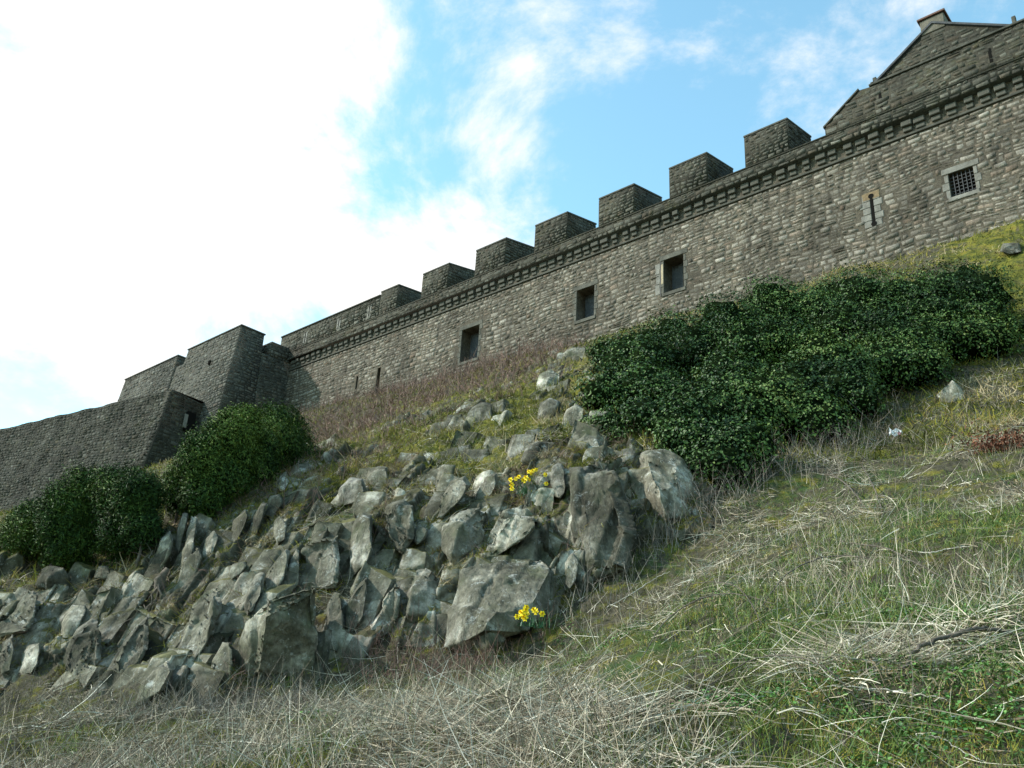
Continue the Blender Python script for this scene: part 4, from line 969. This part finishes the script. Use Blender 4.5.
def in_any(P, C_, R_, shrink=.8):
    r = np.zeros(len(P), bool)
    for c, q in zip(C_, R_): r |= ((P - c) ** 2).sum(1) < (q * shrink) ** 2
    return r
def thicket(name, label, cat, C_, R_, nleaf, lsize, mat, group=None, stems=True, squash=.85, tmu=.45, aspect=.62, spr=.07):
    C_ = np.array(C_); R_ = np.array(R_); grp = list(range(len(C_)))
    for i in range(len(C_)):                       # keep the one mass that hangs together
        for j in range(i):
            if grp[i] != grp[j] and np.linalg.norm(C_[i] - C_[j]) < (R_[i] + R_[j]) * .64: a_, b_ = grp[i], grp[j]; grp = [b_ if g_ == a_ else g_ for g_ in grp]
    kp = np.array([grp.count(g_) > 1 for g_ in grp])
    if not kp.any(): kp[:] = True
    C_ = C_[kp]; R_ = R_[kp]
    for _ in range(12):                            # bridge the gaps between neighbouring lumps of one plant
        n_ = len(C_); Dm = np.linalg.norm(C_[:, None] - C_[None], axis=2); grp = np.arange(n_)
        for i in range(n_):
            for j in range(i):
                if grp[i] != grp[j] and Dm[i, j] < (R_[i] + R_[j]) * .62: grp[grp == grp[i]] = grp[j]
        if len(set(grp)) < 2: break
        i, j = min(((i, j) for i in range(n_) for j in range(i) if grp[i] != grp[j]), key=lambda q: Dm[q[0], q[1]])
        if Dm[i, j] > 4.5: break
        C_ = np.vstack([C_, (C_[i] + C_[j])[None] / 2]); R_ = np.append(R_, max(min(R_[i], R_[j]), Dm[i, j] * .42))
    base = C_.mean(0); gz = ground(base[:1], base[1:2])[0]
    root = empty(name, gz); tag(root, label, cat, group)
    w = R_ ** 2 / (R_ ** 2).sum(); k = RNG.choice(len(C_), nleaf, p=w); u = RNG.normal(size=(nleaf, 3)); u /= np.linalg.norm(u, axis=1, keepdims=True)
    bump = 1 + fbm(C_[k] * .3 + u * 2.2, 17, 3) * .5
    P = C_[k] + u * (R_[k] * bump * RNG.uniform(.80, 1.05, nleaf) ** .7)[:, None] * np.array([1, 1, squash])
    sprig = RNG.uniform(size=nleaf) < spr; P[sprig] += u[sprig] * (R_[k][sprig] * RNG.uniform(.05, .38, sprig.sum()))[:, None]
    ok = ~in_any(P, C_, R_, .78); g = ground(P[:, 0], P[:, 1])[:, 2]; ok &= P[:, 2] > g - .15
    P = P[ok]; u = u[ok]; n = len(P)
    t = np.clip(tmu + fbm(P * .7, 19, 4) * .8 + RNG.normal(size=n) * .24, 0, 1)
    o = leaf_quads('foliage', P, u * .8 + RNG.normal(size=(n, 3)) * .45 + np.array([0, 0, .45]), RNG.uniform(.5, 1.3, n) * lsize, mat, t, aspect=aspect)
    def own(o): o.parent = root; o.matrix_parent_inverse = Matrix.Translation(Vector(root.location)).inverted(); return o
    own(o)
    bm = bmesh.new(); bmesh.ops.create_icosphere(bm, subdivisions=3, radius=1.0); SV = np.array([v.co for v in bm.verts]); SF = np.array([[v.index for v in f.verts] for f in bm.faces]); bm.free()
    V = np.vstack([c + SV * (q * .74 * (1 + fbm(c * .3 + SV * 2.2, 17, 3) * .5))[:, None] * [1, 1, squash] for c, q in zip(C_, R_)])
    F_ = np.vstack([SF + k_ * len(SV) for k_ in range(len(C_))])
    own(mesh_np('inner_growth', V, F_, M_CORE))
    if stems:
        for q in range(4):
            c = C_[np.argsort(C_[:, 2])[min(q * 2, len(C_) - 1)]]; g = ground(c[:1], c[1:2])[0] - [0, 0, .2]
            own(tube('stem', [g, (g + c) / 2 + RNG.normal(size=3) * .15, c], [.04, .03, .015], M_BARK))
    return root
def tube(name, pts, rad, mat, parent=None, sides=6, origin=None):
    P = np.array(pts, float); n = len(P); T = np.gradient(P, axis=0); T /= np.linalg.norm(T, axis=1, keepdims=True) + 1e-9
    rad = np.interp(np.linspace(0, 1, n), np.linspace(0, 1, len(rad)), rad)
    a = np.cross(T, [0.3, .2, 1.0]); a /= np.linalg.norm(a, axis=1, keepdims=True) + 1e-9; b = np.cross(T, a)
    th = np.linspace(0, 2 * math.pi, sides, endpoint=False)
    V = (P[:, None] + rad[:, None, None] * (np.cos(th)[None, :, None] * a[:, None] + np.sin(th)[None, :, None] * b[:, None])).reshape(-1, 3)
    i = np.arange(n - 1)[:, None] * sides; j = np.arange(sides)[None]; k = (j + 1) % sides
    F_ = np.stack([(i + j).ravel(), (i + k).ravel(), (i + k + sides).ravel(), (i + j + sides).ravel()], 1)
    return mesh_np(name, V, F_, mat, parent, smooth=True, origin=origin)
def fill(poly, rpx, depth, step=.95, jit=.35, seed=1):
    rg = np.random.default_rng(seed); xs = [p[0] for p in poly]; ys = [p[1] for p in poly]; C_ = []; R_ = []
    st = rpx * step
    for x in np.arange(min(xs), max(xs), st):
        for y in np.arange(min(ys), max(ys), st):
            qx = x + rg.uniform(-jit, jit) * st; qy = y + rg.uniform(-jit, jit) * st; rp = rpx * rg.uniform(.72, 1.22)
            t = np.linspace(0, 2 * math.pi, 9)[:-1]
            if not inpoly(qx + .5 * rp * np.cos(t), qy + .5 * rp * np.sin(t), poly).all():
                rp *= .55
                if not inpoly(qx + .8 * rp * np.cos(t), qy + .8 * rp * np.sin(t), poly).all(): continue
            d = depth(qx, qy)
            if d is None: continue
            C_.append(W(qx, qy, d)); R_.append(rp * d / FPX)
    return C_, R_
def foot(xs, ys, back=0.0, lo=10):
    ds = [hit(a, b + 4, lo) or 24 for a, b in zip(xs, ys)]
    def f(x, y):
        yb = float(np.interp(x, xs, ys)); d0 = float(np.interp(x, xs, ds)); h_ = (hit(x, min(y + 10, 600), lo) or d0) if back else d0
        return d0 - .3 + (yb - y) * .008 + back * max(0, min(h_, d0 + 14) - d0)
    return f
C_, R_ = fill(IVY, 33, foot([575, 640, 700, 760, 820, 870, 940, 1010], [434, 440, 490, 468, 448, 426, 388, 350], .6, 14), .74, .4, seed=3)
C2, R2 = fill([(985, 330), (1010, 318), (1060, 320), (1060, 365), (1010, 372), (985, 360)], 15, lambda x, y: 26, seed=5)
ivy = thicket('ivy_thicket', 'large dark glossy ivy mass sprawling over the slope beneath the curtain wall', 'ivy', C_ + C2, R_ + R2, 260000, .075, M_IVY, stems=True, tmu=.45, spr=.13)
bA = [(172, 516), (170, 474), (184, 452), (205, 432), (232, 412), (262, 402), (296, 396), (318, 396), (322, 420), (306, 446), (288, 466), (268, 482), (235, 500), (200, 514)]
C_, R_ = fill(bA, 18, foot([165, 200, 235, 262, 330], [518, 518, 504, 486, 436]), .72, seed=7)
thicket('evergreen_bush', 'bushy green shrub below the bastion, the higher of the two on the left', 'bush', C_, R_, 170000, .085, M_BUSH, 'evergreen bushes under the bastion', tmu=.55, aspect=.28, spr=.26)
bB = [(4, 550), (8, 522), (36, 494), (85, 474), (120, 468), (152, 470), (160, 490), (164, 515), (165, 540), (140, 552), (100, 548), (55, 564), (20, 560)]
C_, R_ = fill(bB, 23, foot([0, 55, 100, 140, 186], [556, 568, 556, 556, 520]), .72, seed=8)
thicket('evergreen_bush', 'broad dark shrub at the far left, spreading above the rounded overhanging boulder', 'bush', C_, R_, 170000, .08, M_BUSH, 'evergreen bushes under the bastion', tmu=.32, aspect=.28, spr=.24)
def small_ivy(poly, rpx, label, nl=1500, mat=None, size=.06):
    C_, R_ = fill(poly, rpx, lambda x, y: (lambda h_: None if h_ is None else h_ - .1)(hit(x, y)), seed=int(poly[0][0]))
    if C_: thicket('ivy_patch', label, 'ivy', C_, R_, nl, size, mat or M_IVY, 'small ivy patches on the crag', stems=False)
small_ivy([(575, 420), (600, 415), (640, 425), (640, 450), (600, 448), (578, 440)], 11, 'loose trailing ivy patch above the wedge behind the tallest boulder', 5000)
small_ivy([(68, 562), (75, 552), (95, 552), (98, 566), (80, 570)], 7, 'small blue green ivy patch below the broad dark shrub', 1500)
small_ivy([(190, 590), (188, 572), (198, 566), (203, 578), (200, 592)], 6, 'little ivy tuft clinging beside the rough greenish slab', 900)

# arching canes, dead twigs and bleached sticks on the grass
def ground_line(pts, lift, nsub=10):
    Q = []
    for k, (x, y) in enumerate(pts):
        d = hit(x, y) or 12; Q.append(W(x, y, d - .03))
    Q = np.array(Q); n = len(Q)
    for k in range(n): Q[k, 2] += lift * math.sin(math.pi * (k / (n - 1)) * .9 + .15) * .2
    t = np.linspace(0, n - 1, nsub * (n - 1) + 1); out_ = []
    for q in t:
        i = min(int(q), n - 2); f = q - i; p0 = Q[max(i - 1, 0)]; p1 = Q[i]; p2 = Q[i + 1]; p3 = Q[min(i + 2, n - 1)]
        out_.append(.5 * ((2 * p1) + (-p0 + p2) * f + (2 * p0 - 5 * p1 + 4 * p2 - p3) * f * f + (-p0 + 3 * p1 - 3 * p2 + p3) * f ** 3))
    return np.array(out_) + np.array([0, 0, .02])
CANES = [([(762, 612), (790, 590), (830, 577), (865, 574), (896, 572)], .010, 'dark bramble cane arching across the middle of the grassy slope'),
 ([(757, 552), (775, 546), (792, 545), (803, 566)], .008, 'short dark cane curling over below the dry brush'),
 ([(840, 545), (865, 560), (890, 570), (925, 585), (960, 592)], .010, 'long dark cane sloping down toward the right side of the grass'),
 ([(820, 477), (833, 485), (847, 497), (858, 507), (870, 517)], .016, 'thick dark twig leaning out of the dry brush below the ivy'),
 ([(862, 467), (868, 485), (875, 500), (883, 515)], .014, 'dark forked twig standing right of the thick leaning twig'),
 ([(640, 668), (665, 640), (700, 622), (735, 612), (775, 610)], .008, 'thin brown cane bowed over the slope right of the lower daffodils'),
 ([(655, 606), (690, 600), (735, 606), (762, 630)], .007, 'slender brown cane curving over grass below the tallest boulder'),
 ([(903, 677), (925, 672), (950, 673), (975, 664), (1000, 655), (1040, 648)], .020, 'brown weathered branch lying at the lower right edge'),
 ([(700, 700), (760, 690), (820, 700), (870, 722)], .006, 'wiry dark cane lying low at the bottom of the slope')]
for p, r_, lb in CANES:
    q = ground_line(p, 1.0); r_ *= .8; q = q + RNG.normal(size=q.shape) * r_ * .35; o = tube('bramble_cane', q, [r_ * .7, r_, r_ * .6], M_BARK, origin=q[0]); tag(o, lb, 'cane', 'bramble canes on the slope')
STICKS = [([(865, 645), (890, 646), (918, 653), (948, 665)], .006, 'long pale stem lying in the green weeds at lower right'),
 ([(988, 615), (1005, 620), (1030, 630)], .011, 'thick white stick at the right edge of the slope'),
 ([(822, 664), (832, 668), (843, 675), (868, 678)], .007, 'crooked white stick lying left of the brown branch'),
 ([(828, 690), (870, 695), (915, 700), (953, 706)], .006, 'straight pale stem below the brown branch'),
 ([(607, 609), (632, 596), (656, 580), (670, 573)], .009, 'straight bleached stick below the foot of the tallest boulder'),
 ([(332, 741), (352, 729), (375, 718)], .006, 'pale stick slanting upward at the bottom left of the grass'),
 ([(388, 713), (400, 711), (412, 716), (426, 728)], .008, 'bent white stick near the bottom centre left'),
 ([(396, 690), (405, 710), (425, 730), (440, 748)], .007, 'long pale stalk slanting down to the bottom centre'),
 ([(458, 656), (470, 657), (482, 654)], .008, 'short white stick lying in front of the big rounded boulder'),
 ([(915, 740), (940, 745), (960, 757), (985, 768)], .004, 'thin pale stem in the nettles at the bottom right'),
 ([(940, 618), (965, 620), (992, 621)], .006, 'level pale stick left of the thick white stick'),
 ([(768, 655), (790, 672), (808, 695)], .005, 'pale stalk slanting down left of the crooked white stick'),
 ([(771, 713), (810, 720), (840, 735), (870, 748)], .005, 'faint bleached stalk lying across the bottom of the slope'),
 ([(905, 552), (930, 556), (950, 552), (975, 548)], .008, 'pale broken stem lying in grass at the right, above the canes'),
 ([(310, 600), (309, 640), (312, 670), (316, 690), (314, 715)], .006, 'hanging bleached stem in front of the massive overhanging boulder'),
 ([(398, 625), (397, 650), (398, 680)], .005, 'upright bleached stem left of the egg shaped boulder')]
for p, r_, lb in STICKS:
    q = ground_line(p, .08); q = q + RNG.normal(size=q.shape) * .004; r_ *= .75; o = tube('bleached_stick', q, [r_, r_, r_ * .6], M_PALESTICK, origin=q[0]); tag(o, lb, 'stick', 'bleached sticks on the slope')
# root tangle on the left crag
rt = None; c = W(160, 585, (hit(160, 590) or 17) - .35)
rt = empty('root_tangle', c); tag(rt, 'tangle of bare twisted roots hanging from a stump on the left crag', 'roots')
for k in range(8):
    a = RNG.normal(size=3) * .12; ps = [np.zeros(3) + a * .3]
    for j in range(6): ps.append(ps[-1] + np.array([RNG.normal() * .08 + .03 * (k - 4) * .3, RNG.normal() * .05 - .01, -.13]))
    tube('root', ps, [.022, .012, .004], M_BARK, rt)
tube('stump', [(0.0, .1, -.1), (-.02, .0, .1), (.08, 0, .3)], [.12, .10, .05], M_BARK, rt, sides=8)

# daffodils
M_YEL = Mat('daffodil_yellow', .6, .3).done((.85, .68, .02)); M_ORY = Mat('daffodil_trumpet', .6, .3).done((.88, .62, .01)); M_DLEAF = Mat('daffodil_leaf', .5, .4).done((.03, .10, .035))
def flower_mesh():
    V = []; F_ = []
    for k in range(6):
        a = k * math.pi / 3; ca, sa = math.cos(a), math.sin(a); b = len(V)
        for (r, w, z) in ((.004, 0, 0), (.028, .016, .008), (.05, 0, .002), (.028, -.016, .008)): V.append((ca * r - sa * w, sa * r + ca * w, z + (k % 2) * .003))
        F_ += [(b, b + 1, b + 2, b + 3)]
    return V, F_
def trumpet_mesh():
    V = []; n = 10
    for (r, z) in ((.011, 0), (.013, .03), (.021, .045)): V += [(r * math.cos(t), r * math.sin(t), z) for t in np.linspace(0, 2 * math.pi, n, endpoint=False)]
    F_ = [(i * n + j, i * n + (j + 1) % n, (i + 1) * n + (j + 1) % n, (i + 1) * n + j) for i in range(2) for j in range(n)]; return V, F_
def me_of(name, vf, m):
    me = bpy.data.meshes.new(name); me.from_pydata(vf[0], [], vf[1]); me.materials.append(m); return me
FM = me_of('petals', flower_mesh(), M_YEL); TM = me_of('trumpet', trumpet_mesh(), M_ORY)
def daffodils(cx, cy, heads, label, nl, h, d=None, scale=1.0):
    d = d or (hit(cx, cy) - .45); c = W(cx, cy, d); c[2] -= .02
    root = empty('daffodil_clump', c); tag(root, label, 'daffodils', 'daffodil clumps')
    n = nl; P = RNG.normal(size=(n, 3)) * [.11, .07, 0]; 
    o = blades('leaves', P, rdir(n, 1.6, .5), RNG.uniform(.6, 1, n) * h, np.full(n, .016), RNG.normal(size=(n, 3)) * .35, M_DLEAF, np.zeros(n), 4)
    o.parent = root
    for (x, y) in heads:
        p = W(x, y, d - random.uniform(0, .12)) - c
        s0 = np.array([p[0] * .45, p[1] * .3, 0]); tube('flower_stem', [s0, s0 * .4 + p * .6 + [0, 0, .02], p], [.004, .004, .003], M_DLEAF, root, sides=4)
        f = bpy.data.objects.new('flower', FM); link(f, root); f.location = tuple(p + np.array([0, -.01, 0])); q = random.uniform(.75, 1.05) * scale; f.scale = (q, q, q)
        dr = Vector((random.uniform(-.9, .5), -1, random.uniform(-.25, .35))); f.rotation_euler = dr.to_track_quat('Z', 'Y').to_euler()
        t = bpy.data.objects.new('trumpet', TM); link(t, f); t.location = (0, 0, .003)
daffodils(526, 493, [(516, 479), (519, 477), (523, 480), (526, 478), (529, 480), (525, 481), (529, 472), (533, 471), (536, 470), (531, 474), (545, 475), (511, 480), (512, 489), (512, 485), (530, 491), (546, 484)],
          'upper clump of yellow daffodils on a rock ledge, left of the tallest boulder', 50, .26, scale=1.15)
daffodils(534, 626, [(517, 617), (522, 613), (525, 611), (526, 608), (525, 618), (523, 616), (527, 614), (534, 610), (536, 612), (542, 614)],
          'lower clump of yellow daffodils in front of the big rounded boulder', 40, .22, scale=1.15)
# litter and bracken
def near(px_, py_, up_=.0): d = hit(px_, py_); return W(px_, py_, d - .1) + np.array([0, 0, up_])
M_LIT = Mat('white_plastic', .4, .5).done((.8, .76, .76)); M_PINK = Mat('pink_plastic', .4, .5).done((.7, .25, .28))
c = near(896, 434); th = np.linspace(0, 1, 9); V = []
for i in range(9):
    for j in range(5): V.append((i * .035 - .14, .02 * math.sin(i * 2.1 + j), j * .04 - .05 + .03 * math.sin(i * 1.3 + j * 2)))
F_ = [(i * 5 + j, (i + 1) * 5 + j, (i + 1) * 5 + j + 1, i * 5 + j + 1) for i in range(8) for j in range(4)]
lt = empty('plastic_litter', c); tag(lt, 'scrap of white and pink plastic litter caught in the grass below the ivy', 'litter')
me = me_of('crumpled_sheet', (V, F_), M_LIT); o = bpy.data.objects.new('crumpled_sheet', me); link(o, lt); md = o.modifiers.new('s', 'SOLIDIFY'); md.thickness = .004
me = me_of('pink_label', ([(.02, -.04, -.03), (.10, -.04, -.04), (.10, -.035, .03), (.02, -.035, .03)], [(0, 1, 2, 3)]), M_PINK); o = bpy.data.objects.new('pink_label', me); link(o, lt); md = o.modifiers.new('s', 'SOLIDIFY'); md.thickness = .003
M_BRACK = leaf_mat('dead_bracken', [(0, (.05, .022, .015)), (.5, (.14, .055, .035)), (1, (.26, .12, .07))], .9, .1)
c = near(1010, 446); n = 2600; P = c + RNG.normal(size=(n, 3)) * [.32, .25, .10]; o = leaf_quads('dead_bracken', P, RNG.normal(size=(n, 3)) + [0, -.3, .6], RNG.uniform(.03, .09, n), M_BRACK, RNG.uniform(0, 1, n), aspect=.4)
tag(o, 'heap of rust brown dead bracken at the right edge of the slope', 'bracken')
